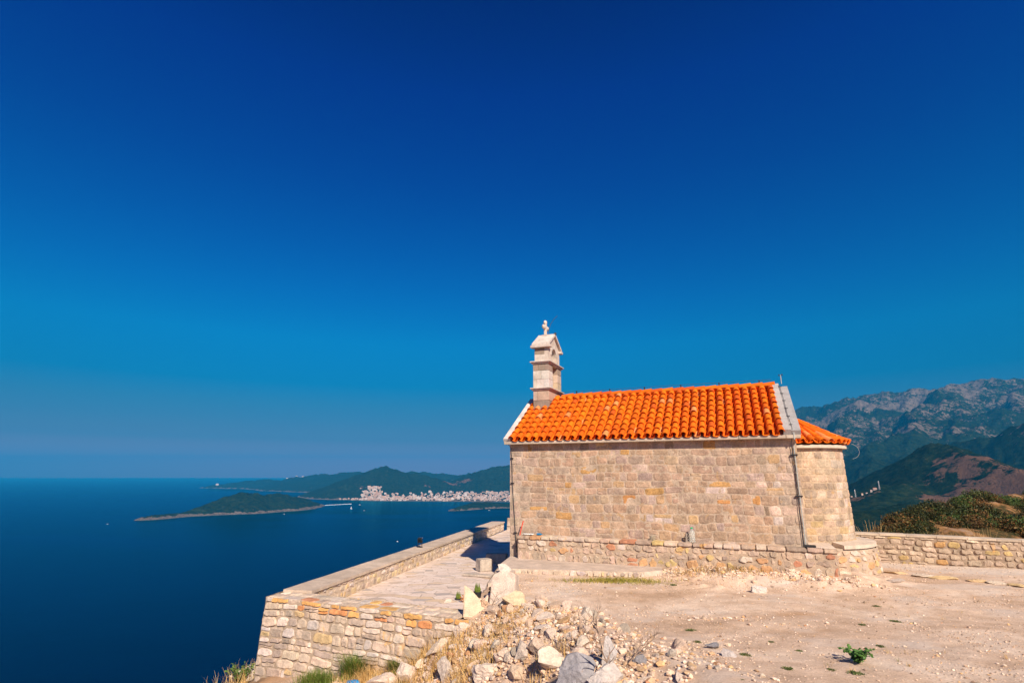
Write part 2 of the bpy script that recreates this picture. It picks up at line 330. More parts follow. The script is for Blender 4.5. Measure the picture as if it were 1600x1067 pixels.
def masonry(mb, Lx, H, ch, sw, fn, pal, seed=1, gap=.012, relief=.02, rnd=.25, mortar=(.50, .375, .265), warp=.02, u0=0., v0=0., nu=6, nv=4,
            quoin=None, rough=.006, top=None, order=None):
    """stones laid in courses over [u0,u0+Lx]x[v0,v0+H]; fn(u,v,d)->xyz arrays, d = outwards"""
    r = np.random.default_rng(seed)
    def wp(u, v):
        return (u+warp*.6*vnoise(u*1.3, v*1.9, 0, seed+5), v+warp*vnoise(u*.9, v*1.1, 0, seed+9)*smooth(0, .15, v-v0)*smooth(0, .15, v0+H-v))
    # mortar sheet
    nU = max(2, int(Lx/.08)); nV = max(2, int(H/.08))
    U, V = np.meshgrid(np.linspace(u0, u0+Lx, nU+1), np.linspace(v0, v0+H, nV+1), indexing='ij')
    D = .35*relief*vnoise(U*9, V*9, 0, seed+2)
    P = np.stack(fn(U, V, D), -1).reshape(-1, 3); idx = np.arange((nU+1)*(nV+1)).reshape(nU+1, nV+1)
    F = np.stack([idx[:-1, :-1], idx[1:, :-1], idx[1:, 1:], idx[:-1, 1:]], -1).reshape(-1, 4).tolist()
    mb.add(P, F, mortar)
    v = v0
    while v < v0+H-.02:
        h = r.uniform(*ch)
        if v+h > v0+H-.55*ch[0]: h = v0+H-v
        u = u0-r.uniform(0, .4)*sw[0]; first = True
        while u < u0+Lx-.01:
            w = r.uniform(*sw)*(.6 if r.random() < .2 else 1)
            ua, ub = max(u, u0), min(u+w, u0+Lx)
            if u0+Lx-ub < .4*sw[0]: ub = u0+Lx; w = ub-u+.01
            va, vb = v, v+h
            parts = [(ua, va, ub, vb)]
            if r.random() < .14 and h > 1.3*ch[0] and ub-ua > .15:
                k = va+h*r.uniform(.4, .6); parts = [(ua, va, ub, k), (ua, k, ub, vb)]
            for (a, b_, c, d) in parts:
                if c-a < .03: continue
                g1 = gap*r.uniform(.4, 1.5)
                a2, c2, b2, d2 = a+g1, c-g1, b_+g1*.8, d-g1*.8
                if c2-a2 < .02 or d2-b2 < .02: continue
                s = np.linspace(-1, 1, nu+2); q = np.linspace(-1, 1, nv+2)
                S, Q = np.meshgrid(s, q, indexing='ij')
                hw, hh = (c2-a2)/2, (d2-b2)/2; mnr = min(hw, hh)
                # round the corners in plan
                rr = rnd*r.uniform(.6, 1.4)
                S2 = S*(1-rr*np.abs(Q)**4*.5*mnr/hw); Q2 = Q*(1-rr*np.abs(S)**4*.5*mnr/hh)
                tl = r.normal(0, .03)*min(1, rnd*3)
                uu = (a2+c2)/2+S2*hw+Q*tl*hh; vv = (b2+d2)/2+Q2*hh+S*tl*.5*hh
                uu = uu+rnd*.03*vnoise(uu*14, vv*14, 0, seed+31); vv = vv+rnd*.03*vnoise(uu*14, vv*14, 5, seed+37)
                uu, vv = wp(uu, vv); uu = np.clip(uu, u0, u0+Lx); vv = np.clip(vv, v0-.01, v0+H)
                eu = (1-np.abs(S))*hw; ev = (1-np.abs(Q))*hh; ee = np.minimum(eu, ev)
                base = relief*r.uniform(.35, 1.25)
                D = base*np.clip(ee/max(.25*mnr, .008), 0, 1)**.6+rough*fbm(uu*8, vv*8, r.uniform(0, 50), 3, seed+3)
                D[0, :] = D[-1, :] = -.3*relief; D[:, 0] = D[:, -1] = -.3*relief
                D = D+S*r.normal(0, .12)*relief+Q*r.normal(0, .12)*relief
                P = np.stack(fn(uu, vv, D), -1).reshape(-1, 3)
                idx = np.arange((nu+2)*(nv+2)).reshape(nu+2, nv+2)
                F = np.stack([idx[:-1, :-1], idx[1:, :-1], idx[1:, 1:], idx[:-1, 1:]], -1).reshape(-1, 4).tolist()
                cpal = pal
                if quoin and (a < u0+.34 or c > u0+Lx-.34): cpal = quoin
                if order is not None: cpal = order(va, v0+H, pal)
                mb.add(P, F, pick(cpal, r))
            u += w
        v += h
def frame(p0, p1, n_sign=1, batter=0., z0=0):
    """vertical wall plane from p0 to p1; returns fn(u,v,d)"""
    p0 = np.array(p0[:2], float); p1 = np.array(p1[:2], float); d = (p1-p0)/np.linalg.norm(p1-p0); n = np.array([d[1], -d[0]])*n_sign
    def fn(u, v, dd):
        off = dd+batter*(z0-v)
        return p0[0]+d[0]*u+n[0]*off, p0[1]+d[1]*u+n[1]*off, v+0*u
    return fn
# ------------------------------------------------------------------ plan of the site
A0 = np.array([-5.99, 14.36]); AD = np.array([.919, -.394]); AN = np.array([.394, .919])      # sea-side front wall
PI0 = np.array([-5.06, 14.7]); PD = np.array([.2167, .976]); PN = np.array([-.976, .2167])     # parapet inner line
B0 = np.array([10.2, 18.90]); BD = np.array([3.8, -1.9])/math.hypot(3.8, 1.9); BN = np.array([-BD[1], BD[0]])
CH0 = np.array([-.065, 18.66]); CHA = R(-22.37); CX = np.array([.9247, -.3805]); CY = np.array([.3805, .9247])
def ch2w(x, y): return CH0+CX*x+CY*y
EX = np.array([12.2, 14.5, 16.6, 18.66, 23., 30, 45]); EXv = np.array([-.95, -.62, -.45, -.1, 1.7, 4.6, 10])
def tents(X, Y, ridges):
    H = np.full(X.shape, -1e9)
    for pts, sl in ridges:
        P = np.array([[p[0], p[1], p[2]] for p in pts], float)
        for a, b_ in zip(P[:-1], P[1:]):
            d = b_[:2]-a[:2]; LL = (d**2).sum()+1e-9
            tt = np.clip(((X-a[0])*d[0]+(Y-a[1])*d[1])/LL, 0, 1)
            dist = np.hypot(X-a[0]-tt*d[0], Y-a[1]-tt*d[1])
            H = np.maximum(H, a[2]+tt*(b_[2]-a[2])-sl*dist)
    return H
knoll = [([pD(1392, 828, 62), pD(1440, 799, 66), pD(1480, 789, 70), pD(1540, 784, 74), pD(1600, 774, 80), pD(1750, 760, 90), pD(2000, 750, 95)], .42),
         ([pD(1480, 820, 48), pD(1600, 815, 50), pD(1800, 810, 55)], .4)]
def gz(X, Y, detail=True):
    zp = .68+.33*smooth(12.5, 4, Y)+.05*fbm(X*.35, Y*.35, 0, 3, 3)
    d = (X-.43)*-.946+(Y-13.3)*-.322
    d = d+.25*vnoise(X*.9, Y*.9, 0, 21)
    tq = np.clip(d-1.15, 0, None)
    drop = .76*np.minimum(tq, 1.9)+.17*np.clip(tq-1.9, 0, 2.7)+1.1*np.clip(tq-4.6, 0, None)
    z = zp-drop+.24*np.exp(-((d-.35)/.55)**2)*smooth(12.8, 11, Y)
    q = (X-PI0[0])*PN[0]+(Y-PI0[1])*PN[1]-.8                      # outside the parapet
    pa = (X-A0[0])*AN[0]+(Y-A0[1])*AN[1]                          # behind the front wall's face
    inner = (q+.8 < 0)&(pa > .3)&(X < np.interp(Y, EX, EXv))&(Y < 36)
    z = np.where((q > -.82)&(pa > 0), np.minimum(z, -1.35-1.1*np.clip(q, 0, None)), z)
    z = np.where((Y > 36)&(X < 30), np.minimum(z, -.5-.8*(Y-36)), z)
    b_ = (X-B0[0])*BN[0]+(Y-B0[1])*BN[1]
    z = np.where((b_ > .25)&(X > 4), np.minimum(z, .45-.42*(b_-.25)), z)
    r_ = np.hypot(X, Y)
    if detail:
        rough = smooth(.5, 1.6, d)*smooth(-2., 0, -(pa-0.2))
        z = z+.012*fbm(X*3, Y*3, 0, 4, 5)+.10*rough*fbm(X*1.8, Y*1.8, 0, 4, 8)
        lx = (X-CH0[0])*CX[0]+(Y-CH0[1])*CX[1]; ly = (X-CH0[0])*CY[0]+(Y-CH0[1])*CY[1]
        z = z+(.24*smooth(4.2, 5.6, lx)*(1-smooth(9.2, 11.0, lx))*smooth(-1.9, -.5, ly)*(1-smooth(.5, 1.5, ly))*(.75+.5*fbm(X*2.2, Y*2.2, 0, 3, 17)))
        z = z+.05*smooth(4, 6, lx)*(1-smooth(9.5, 11, lx))*smooth(-1.9, -1, ly)*fbm(X*7, Y*7, 0, 3, 18)
        # low outcrops of bedrock beside the plinth
        for (cx, cy, rx, ry, hh) in ((6.1, 14.75, .8, .28, .16), (4.2, 14.6, .9, .22, .08), (7.7, 14.2, .7, .2, .10), (4.9, 14.2, .35, .2, .10), (9.7, 14.9, .8, .25, .06)):
            e2 = np.exp(-(((X-cx)*.93-(Y-cy)*.36)/rx)**2-(((X-cx)*.36+(Y-cy)*.93)/ry)**2)
            z = z+hh*e2*(.7+.6*fbm(X*6, Y*6, 0, 3, 12))
    z = np.where(inner, -.12, z)
    kn = tents(X, Y, knoll)+.9*fbm(X*.08, Y*.08, 0, 4, 14)+.35*fbm(X*.5, Y*.5, 0, 3, 15)
    z = np.where((b_ > 4)&(X > 10), np.maximum(z, kn), z)
    z = np.maximum(z, -7-.5*r_)
    return z, d, inner, q, pa, b_
def ax(*seg):
    out = []
    for a, b_, s in seg: out.append(np.arange(a, b_, s))
    return np.concatenate(out)
xs = ax((-75, -20, 2.5), (-20, -8, .4), (-8, 16, .055), (16, 24, .15), (24, 125, .9)); ys = ax((-16, 4, .6), (4, 19, .05), (19, 40, .25), (40, 130, .8))
GX, GY = np.meshgrid(xs, ys, indexing='ij')
Z, dd_, inn, qq, pa, bb = gz(GX, GY)
earth = np.clip(.55*smooth(.9, 1.8, dd_)*(.6+.8*vnoise(GX*1.1, GY*1.1, 0, 40)), 0, 1)
for (px, py, rx, ry, s) in ((1222, 955, 1.0, .3, .6), (1265, 985, .9, .3, .5), (1130, 890, 1.6, .35, .45), (860, 950, .8, .5, .5), (1580, 925, .9, .2, .4), (1190, 925, 1, .3, .3)):
    p = pZ(px, py, .75); earth = np.maximum(earth, s*np.exp(-((GX-p.x)/rx)**2-((GY-p.y)/ry)**2)*(.6+.7*vnoise(GX*3, GY*3, 0, 41)))
scrub = np.clip(smooth(1.0, 5, bb)*(GX > 6)+smooth(1.5, 6, qq)+smooth(37, 42, GY)+smooth(4.5, 7, dd_)*(GY < 30), 0, 1)
strip = np.where(GX > 9, .7*smooth(-1.5, -1.2, bb+.15*vnoise(GX*2, GY*2, 0, 44))*(bb < .2), 0)
strip = np.maximum(strip, .55*np.clip(fbm(GX*.8, GY*1.6, 0, 4, 45)*2.4-.5, 0, 1)*(dd_ < .6))
grd = grid_mesh('ground', np.stack([GX, GY, Z], -1), M['ground'], {'earth': np.clip(earth, 0, 1), 'scrub': scrub, 'strip': strip})
tag(grd, kind='structure')
def ground_z(x, y):
    i = min(max(np.searchsorted(xs, x), 1), len(xs)-1); j = min(max(np.searchsorted(ys, y), 1), len(ys)-1)
    fx = (x-xs[i-1])/(xs[i]-xs[i-1]); fy = (y-ys[j-1])/(ys[j]-ys[j-1])
    return float((Z[i-1, j-1]*(1-fx)+Z[i, j-1]*fx)*(1-fy)+(Z[i-1, j]*(1-fx)+Z[i, j]*fx)*fy)
def on_ground(px, py):
    a, b_ = ray(px, py)
    for D in np.arange(4.5, 30, .02):
        z = CAMZ+b_*D
        if z <= ground_z(a*D, D): break
    return Vector((a*D, D, ground_z(a*D, D)))

# ------------------------------------------------------------------ sea, coast and mountains
s_ = MB(); s_.add([(-40000, -2000, SEA), (50000, -2000, SEA), (50000, 42000, SEA), (-40000, 42000, SEA)], [(0, 1, 2, 3)])
tag(s_.build('sea', M['sea']), kind='structure')
K = 1000
def rd(*p): return [pD(x, y, D*K) for x, y, D in p]
ridges = [
 (rd((322, 759, 11), (345, 755, 11), (400, 749, 11), (440, 748.5, 10.8), (480, 743, 10.5), (520, 739, 10), (560, 737, 9.6), (620, 738, 9)), .22),
 (rd((500, 765, 7.3), (525, 755, 7.1), (550, 745, 6.95), (575, 737, 6.9), (603, 727, 6.8), (622, 734, 6.8), (640, 738, 6.8), (662, 741, 6.7), (685, 752, 6.6), (720, 762, 6.5)), .36),
 (rd((640, 735, 9), (670, 736.5, 9.2), (700, 739, 9.3), (725, 739, 9.3), (745, 736, 9), (765, 736, 9)), .3),
 (rd((700, 758, 7), (735, 748, 7), (750, 739, 7), (765, 730, 7.1), (785, 726, 7.2), (800, 724, 7.2), (850, 712, 7.5), (1000, 690, 8), (1150, 660, 8)), .36),
 (rd((490, 778, 6.1), (540, 775, 6.25), (580, 771, 6.4), (650, 769, 6.4), (720, 769, 6.35), (800, 769, 6.3), (950, 766, 6.2)), .062),
 (rd((703, 795.5, 4.10), (718, 789, 4.25), (738, 784, 4.42), (765, 783, 4.5), (790, 785, 4.5), (850, 780, 4.5), (1000, 760, 5)), .35),
 (rd((486, 776, 6.3), (491, 769, 6.3), (496, 774, 6.3)), .9),
 (rd((415, 764.5, 9), (422, 763, 9), (455, 765.5, 9)), .25),
 # high limestone range on the right and its spurs
 (rd((950, 700, 8.5), (1100, 650, 8), (1236, 637, 7.4), (1262, 639, 7.3), (1285, 634, 7), (1315, 626, 6.8), (1340, 616, 6.6), (1370, 608, 6.5), (1382, 612, 6.5), (1405, 612, 6.5), (1425, 604, 6.3), (1450, 597, 6.2), (1490, 590, 6),
     (1520, 589, 6), (1560, 584, 6), (1600, 585, 6), (1700, 570, 6), (1950, 550, 6)), .52),
 (rd((1500, 600, 5.6), (1460, 640, 4.6), (1420, 680, 3.7), (1400, 715, 3.1)), .55),
 (rd((1590, 600, 5.6), (1570, 640, 4.4), (1510, 672, 3.7)), .6),
 (rd((1340, 625, 6.2), (1320, 655, 5.2), (1290, 700, 4.2)), .5),
 (rd((1420, 620, 6.0), (1385, 660, 5.0), (1345, 705, 4.0)), .55),
 (rd((1262, 650, 6.6), (1240, 680, 5.4), (1200, 720, 4.4)), .5),
 (rd((1760, 610, 2.5), (1680, 635, 2.6), (1600, 661, 2.8), (1560, 674, 2.9), (1525, 684, 3.0), (1495, 700, 3.1)), .6),
 (rd((1425, 712, 2.0), (1450, 697, 1.95), (1480, 688, 1.85), (1505, 692, 1.78), (1535, 706, 1.66), (1570, 724, 1.52), (1610, 742, 1.4), (1700, 770, 1.2), (1850, 790, 1.0)), .5),
 (rd((1300, 765, 1.75), (1345, 758, 1.75), (1375, 752, 1.7), (1420, 748, 1.75)), .30),
 (rd((1200, 815, 1.15), (1330, 800, 1.2), (1420, 782, 1.25), (1600, 780, 1.1), (1800, 790, 1.0)), .32),
 ([(0, 0, -6), (5, 10, -6)], .50),
]
isle = [(rd((222, 806.5, 3.27), (240, 803, 3.33), (262, 802, 3.42), (282, 800.5, 3.52), (300, 793, 3.62), (320, 785, 3.72), (345, 775, 3.85), (380, 770.5, 3.95), (400, 771, 4.05), (432, 770, 4.2), (455, 774, 4.33), (478, 779.5, 4.5), (495, 785, 4.65), (506, 788.5, 4.75)), .5)]
def relief_noise(X, Y, r):
    s = np.clip(r/3000, .25, 2.0)
    wx = fbm(X/900, Y/900, 0, 4, 60); wy = fbm(X/900, Y/900, 3, 4, 61)
    return wx, wy
def build_land(name, az0, az1, naz, r0, r1, nr, rl, amp, island=False):
    az = np.linspace(R(az0), R(az1), naz); rr = np.exp(np.linspace(math.log(r0), math.log(r1), nr))
    AZ, RR = np.meshgrid(az, rr, indexing='ij'); X = RR*np.sin(AZ); Y = RR*np.cos(AZ)
    wx, wy = relief_noise(X, Y, RR)
    wa = np.where(X > .55*Y, amp, min(amp, 110))*np.clip(RR/4000, .1, 1.3)
    H = tents(X+wx*wa, Y+wy*wa, rl)
    H0 = tents(X, Y, rl)
    H = np.where(H0 > H, .55*H0+.45*H, .8*H+.2*H0)
    hgt = np.clip(H-SEA, 0, None)
    rg = 1-np.abs(fbm(X/460, Y/460, 0, 6, 70, .58))*2.6
    fa = np.clip(hgt/120, 0, 1)
    H = H+fa*(rg-.6)*np.where(X > .5*Y, np.clip((RR-1200)*.016, 4, 75), np.clip(RR*.005, 3, 30))+fa*fbm(X/70, Y/70, 0, 4, 71)*np.clip(RR*.0035, 2, 12)
    H = np.where(H > 1000, 1000+(H-1000)*.5, H); H = np.clip(H, SEA-8, 1290)
    hgt = H-SEA
    rock = .09+.12*smooth(500, 900, H)+.32*smooth(60, 380, H)+.45*(fbm(X/600, Y/600, 0, 5, 80))*smooth(60, 300, H)
    rock = np.where(Y/np.maximum(X, 1) > 2.2, .05+.2*smooth(.2, .6, fbm(X/250, Y/250, 0, 3, 81)), rock)
    shore = 1-smooth(9 if island else 7, 20 if island else 14, hgt+6*fbm(X/40, Y/40, 0, 3, 82))
    rock = np.maximum(rock, shore*.7)
    bare = np.zeros_like(X)
    for (px, py, D, rx, ry, s) in ((1560, 740, 1.40, 190, 260, .8), (1520, 714, 1.58, 150, 160, .75), (1490, 700, 1.72, 110, 60, .62), (1440, 705, 1.88, 60, 60, .5), (1600, 765, 1.2, 120, 120, .7),
                                (1350, 765, 1.62, 60, 35, .7), (1365, 759, 1.68, 50, 25, .6), (1405, 748, 1.7, 40, 25, .4),
                                (705, 752, 6.7, 130, 120, .8), (728, 748, 6.8, 150, 90, .75), (668, 752, 6.4, 110, 90, .55), (585, 752, 6.4, 260, 90, .42), (600, 732, 6.7, 180, 90, .3),
                                (565, 757, 6.2, 120, 160, .5)):
        p = pD(px, py, D*K); bare = np.maximum(bare, s*np.exp(-((X-p.x)/rx)**2-((Y-p.y)/ry)**2))
    bare = bare*(.8+.5*fbm(X/60, Y/60, 0, 3, 90))
    o = grid_mesh(name, np.stack([X, Y, H], -1), M['hill'], {'rock': rock, 'bare': bare})
    tag(o, kind='structure')
    def look(x, y):
        fa = np.clip((math.atan2(x, y)-az[0])/(az[1]-az[0]), 0, naz-1.001) if False else min(max((math.atan2(x, y)-az[0])/(az[1]-az[0]), 0), naz-1.001)
        fr = min(max((math.log(math.hypot(x, y))-math.log(rr[0]))/(math.log(rr[1])-math.log(rr[0])), 0), nr-1.001)
        i, j = int(fa), int(fr); a, b_ = fa-i, fr-j
        return float((H[i, j]*(1-a)+H[i+1, j]*a)*(1-b_)+(H[i, j+1]*(1-a)+H[i+1, j+1]*a)*b_)
    return look
land_z = build_land('hills', -34, 60, 1180, 95, 14500, 430, ridges, 330)
isle_z = build_land('island', -40, -12, 420, 3000, 5200, 150, isle, 22, True)

# ------------------------------------------------------------------ terrace paving, slab, walls
mb = MB()
poly = [(-5.2, 14.62), (-.35, 12.5), (-.3, 14.5), (-.2, 16.6), (.3, 18.6), (2.2, 22.5), (9, 24), (9, 36.2), (-.2, 36.2)]
mb.prism(poly, 'z', -.10, 0.0, (1, 1, 1))
tag(mb.build('terrace_paving', M['flag']), kind='structure')

# sea-side wall in front: irregular courses, capped with a rougher mortared course
fw = empty('retaining_wall', (A0[0], A0[1], -1.6))
tag(fw, 'thick pale stone retaining wall at the seaward corner, rough courses with orange stones along its top', 'stone wall')
def loc(fn, o):
    ox, oy, oz = o
    def g_(u, v, d):
        x, y, z = fn(u, v, d); return x-ox, y-oy, z-oz
    return g_
O = (A0[0], A0[1], -1.6)
A1 = A0+AD*5.9
fA = loc(frame(A0, A1, 1, .07, .5), O)
mb = MB()
PAL_O2 = PAL_ORANGE+[((.66, .36, .13), 22), ((.62, .27, .12), 8)]
def ord_fw(v, top, pal): return PAL_O2 if v > top-.30 else PAL_PALE
masonry(mb, 5.9, 2.55, (.10, .23), (.16, .62), fA, PAL_PALE, 11, .008, .038, .5, (.42, .32, .23), .05, 0, -2.1, 9, 6, rough=.02, order=ord_fw)
P0 = A0+AN*.0; Lo = frame(A0+PD*3.0, A0, 1, .07, .5)        # outer (seaward) return
masonry(mb, 3.0, 2.55, (.12, .22), (.2, .5), loc(Lo, O), PAL_PALE, 12, .008, .035, .5, (.42, .32, .23), .04, 0, -2.1, 5, 4, rough=.015)
mb.build('wall', M['dry_stone'], fw)
mb = MB()   # cap of flat stones and mortar on top
def top_fn(p0, d, n, z, O):
    def fn(u, v, dd): return p0[0]+d[0]*u+n[0]*v-O[0], p0[1]+d[1]*u+n[1]*v-O[1], z+dd-O[2]
    return fn
masonry(mb, 5.3, .70, (.2, .38), (.25, .6), top_fn(A0, AD, AN, .44, O), PAL_ORANGE+PAL_PALE, 13, .012, .022, .6, (.60, .48, .37), .04, 0, 0, 5, 4, rough=.012)
fi = frame(A0+AN*.70+AD*5.3, A0+AN*.70+AD*.8, 1)
masonry(mb, 4.5, .46, (.14, .2), (.2, .4), loc(fi, O), PAL_PALE, 14, .014, .02, .6, (.5, .4, .3), .02, 0, 0, 3, 2)
mb.build('coping', M['dry_stone'], fw)

# long parapet running out along the terrace
pw = empty('parapet_wall', (PI0[0], PI0[1], 0))
tag(pw, 'long low stone parapet with flat pale coping running along the sea side of the paved terrace', 'parapet')
O = (PI0[0], PI0[1], 0)
E1 = PI0+PD*21.0
mb = MB()
fp = loc(frame(PI0, E1, 1), O)
masonry(mb, 21.0, .44, (.13, .2), (.16, .42), fp, PAL_PALE+[((.62, .47, .28), 14)], 21, .02, .022, .9, (.60, .47, .35), .03, 0, 0, 4, 3, rough=.012)
fo = loc(frame(PI0+PN*.72+PD*21, PI0+PN*.78, 1, .05, .4), O)
masonry(mb, 21.0, 2.0, (.16, .26), (.25, .6), fo, PAL_PALE, 22, .014, .03, .6, (.4, .3, .22), .03, 0, -1.6, 3, 2)
fe = loc(frame(E1, E1+PN*.72, 1), O)
masonry(mb, .72, .44, (.13, .2), (.16, .42), fe, PAL_PALE, 23, .02, .02, .9, (.5, .4, .3), 0, 0, 0, 4, 3)
mb.build('wall', M['dry_stone'], pw)
mb = MB(); r = np.random.default_rng(5); u = .02
while u < 21.0:
    w = min(r.uniform(.9, 1.7), 21.08-u)
    bm = bmesh.new(); bmesh.ops.create_cube(bm, size=1)
    bmesh.ops.scale(bm, vec=(.80+r.uniform(-.012, .012), w-.004, .07), verts=bm.verts)
    bmesh.ops.subdivide_edges(bm, edges=bm.edges[:], cuts=3, use_grid_fill=True)
    for v in bm.verts: v.co += Vector((mn.noise(v.co*6+Vector((u, 0, 0)))*.010, 0, mn.noise(v.co*5+Vector((0, u, 0)))*.005))
    ang = math.atan2(PD[1], PD[0])-R(90)
    bmesh.ops.rotate(bm, cent=(0, 0, 0), matrix=Matrix.Rotation(ang, 3, 'Z'), verts=bm.verts)
    c = PD*(u+w/2)+PN*(.355)
    bmesh.ops.translate(bm, vec=(c[0], c[1], .44+.04+r.uniform(-.001, .001)), verts=bm.verts)
    mb.bm(bm, np.array([.62, .49, .38])*r.uniform(.9, 1.1)); u += w
mb.build('coping', M['slab'], pw)
# low wall closing the far end of the terrace
lw = empty('end_wall', (E1[0]+.2, E1[1]+.3, 0)); tag(lw, 'short low stone wall closing the far end of the terrace beside the chapel corner', 'stone wall')
O = (E1[0]+.2, E1[1]+.3, 0); mb = MB()
masonry(mb, 6, .25, (.11, .14), (.2, .5), loc(frame((O[0], O[1]), (O[0]+5.7, O[1]-1.9), 1), O), PAL_PALE, 24, .015, .02, .8, (.5, .4, .3), .01, 0, 0, 3, 2)
mb.build('wall', M['dry_stone'], lw)
mb = MB(); mb.prism([(0, -.05), (5.7, -1.95), (5.85, -1.45), (.15, .45)], 'z', .25, .32, (.62, .5, .4)); mb.build('coping', M['slab'], lw)

# rubble wall on the right
bw = empty('boundary_wall', (B0[0], B0[1], .6)); tag(bw, 'low rubble stone wall with thick mortar along the right edge of the gravel forecourt', 'stone wall')
O = (B0[0], B0[1], .6); LB = 13.5
mb = MB()
def fB(u, v, d):
    x, y, z = frame(B0, B0+BD*LB, 1)(u, v, d); return x-O[0], y-O[1], z-O[2]-.006*u
masonry(mb, LB, .92, (.13, .19), (.16, .46), fB, [((.50, .385, .28), 30), ((.45, .34, .25), 20), ((.56, .44, .33), 14), ((.56, .40, .18), 8), ((.52, .30, .13), 3)], 31, .014, .036, .75, (.38, .28, .20), .05, 0, .55, 6, 5, rough=.02)
mb.build('wall', M['dry_stone'], bw)
mb = MB(); u = 0
while u < LB:
    w = min(r.uniform(.4, .9), LB-u)
    a_ = BD*u+BN*-.03; b2 = BD*(u+w-.01)+BN*-.03; t_ = BN*.50; z_ = 1.47-.6-.006*u+r.uniform(-.008, .008)
    mb.prism([(a_[0], a_[1]), (b2[0], b2[1]), (b2[0]+t_[0], b2[1]+t_[1]), (a_[0]+t_[0], a_[1]+t_[1])], 'z', z_, z_+.055, np.array([.66, .53, .40])*r.uniform(.88, 1.08)); u += w
mb.build('coping', M['slab'], bw)
mb = MB(); aB = B0+BN*.47; bB = aB+BD*LB
mb.prism([(0+BN[0]*.06, BN[1]*.06), (BD[0]*LB+BN[0]*.06, BD[1]*LB+BN[1]*.06), (BD[0]*LB+BN[0]*.44, BD[1]*LB+BN[1]*.44), (BN[0]*.44, BN[1]*.44)], 'z', -.6, .78, (.45, .35, .26))
mb.build('core', M['slab'], bw)

# ------------------------------------------------------------------ the chapel
ch = empty('chapel', (CH0[0], CH0[1], 0), CHA)
tag(ch, 'small stone chapel with orange tiled roof, rounded apse and open bell gable on the clifftop', 'chapel')
Lc, Wc, EZ = 8.62, 4.8, 4.32
RP = math.atan2(1.655, 2.62)                       # roof pitch
mb = MB()
i_ = .035
mb.prism([(i_, -.3), (Wc-i_, -.3), (Wc-i_, EZ), (Wc/2, EZ+1.62), (i_, EZ)], 'x', i_, Lc-i_, (.5, .4, .3))
masonry(mb, Lc, EZ-.5, (.15, .28), (.18, .60), lambda u, v, d: (u, -d, v), PAL_CHAPEL+[((.56, .46, .40), 2), ((.27, .20, .15), 2), ((.52, .30, .12), 1)], 41, .005, .008, .25, (.50, .385, .285), .05, 0, .5, 9, 6, rough=.014,
        quoin=[((.46, .345, .26), 5), ((.41, .32, .25), 5), ((.48, .37, .29), 3)])
masonry(mb, 1.1, EZ-.5, (.22, .30), (.3, .6), lambda u, v, d: (Lc+d, u, v), [((.56, .45, .35), 5), ((.50, .41, .33), 5)], 42, .008, .008, .2, (.58, .47, .36), .01, 0, .5, 5, 4)
masonry(mb, Wc, EZ+.2, (.18, .28), (.3, .6), lambda u, v, d: (-d, Wc-u, v), PAL_CHAPEL, 43, .008, .008, .2, (.58, .47, .36), .01, 0, -.2, 3, 2)
mb.build('wall', M['stone'], ch)
# apse
Ra = 1.42
mb = MB()
def fap(u, v, d):
    th = -math.pi/2+u/Ra; rr = Ra+d+.018*(4.1-v); return Lc+rr*np.cos(th), Wc/2+rr*np.sin(th), v
masonry(mb, math.pi*Ra, 3.62, (.17, .26), (.18, .42), fap, [((.46, .34, .24), 30), ((.42, .315, .225), 22), ((.51, .385, .285), 12), ((.50, .35, .19), 6), ((.38, .29, .22), 12), ((.54, .43, .34), 4)], 44, .005, .010, .25,
        (.50, .37, .25), .035, 0, .5, 7, 6, rough=.013)
mb.build('apse_wall', M['stone'], ch)
def arc_ring(mb, r0, r1, z0, z1, col, c=(Lc, Wc/2), n=28, a0=-90, a1=90, zt=None):
    V = []; F = []
    for k in range(n+1):
        th = R(a0+(a1-a0)*k/n)
        for rr, z in ((r0, z0), (r1, z0), (r1, z1), (r0, z1 if zt is None else zt)): V.append((c[0]+rr*math.cos(th), c[1]+rr*math.sin(th), z))
    for k in range(n):
        for j in range(4): F.append((k*4+j, k*4+(j+1) % 4, k*4+4+(j+1) % 4, k*4+4+j))
    mb.add(V, F+[(0, 1, 2, 3), (n*4+3, n*4+2, n*4+1, n*4)], col)
mb = MB(); arc_ring(mb, 1.30, 1.555, 4.09, 4.18, (.60, .50, .40)); mb.build('apse_cornice', M['slab'], ch)
# tile maker
r = np.random.default_rng(3)
def tcol():
    c = np.array([.80, .165, .006])*r.uniform(.82, 1.1)*np.array([1, r.uniform(.78, 1.1), 1])
    if r.random() < .03: c = np.array([.72, .26, .08])*r.uniform(.9, 1.05)
    if r.random() < .06: c = np.array([.60, .10, .01])
    return c
def tile(mb, o, right, up, nrm, ln, r0, r1, z0, z1, cover=True, th=.014, seg=9, col=None, jit=.004):
    """one barrel tile: o lower-end centre, up = direction up the slope"""
    o = Vector(o)+Vector((r.normal(0, jit), r.normal(0, jit), r.normal(0, jit)))
    V = []
    for (rad, tt, zz) in ((r0, 0, z0), (r1, ln, z1)):
        for rr in (rad, rad-th):
            for k in range(seg+1):
                a = math.pi*k/seg; x = math.cos(a)*rr; h = math.sin(a)*rr*(1 if cover else -.55)
                V.append(o+right*x+up*tt+nrm*(zz+h))
    n = seg+1; F = []
    for k in range(seg):
        F.append((k, k+1, 2*n+k+1, 2*n+k)); F.append((n+k+1, n+k, 3*n+k, 3*n+k+1)); F.append((k+1, k, n+k, n+k+1)); F.append((2*n+k, 2*n+k+1, 3*n+k+1, 3*n+k))
    F.append((0, 2*n, 3*n, n)); F.append((seg, n+seg, 3*n+seg, 2*n+seg))
    mb.add([v[:] for v in V], F, tcol() if col is None else col)
mb = MB()
X0, X1 = .17, Lc-.36; nc = 31; dx = (X1-X0)/nc
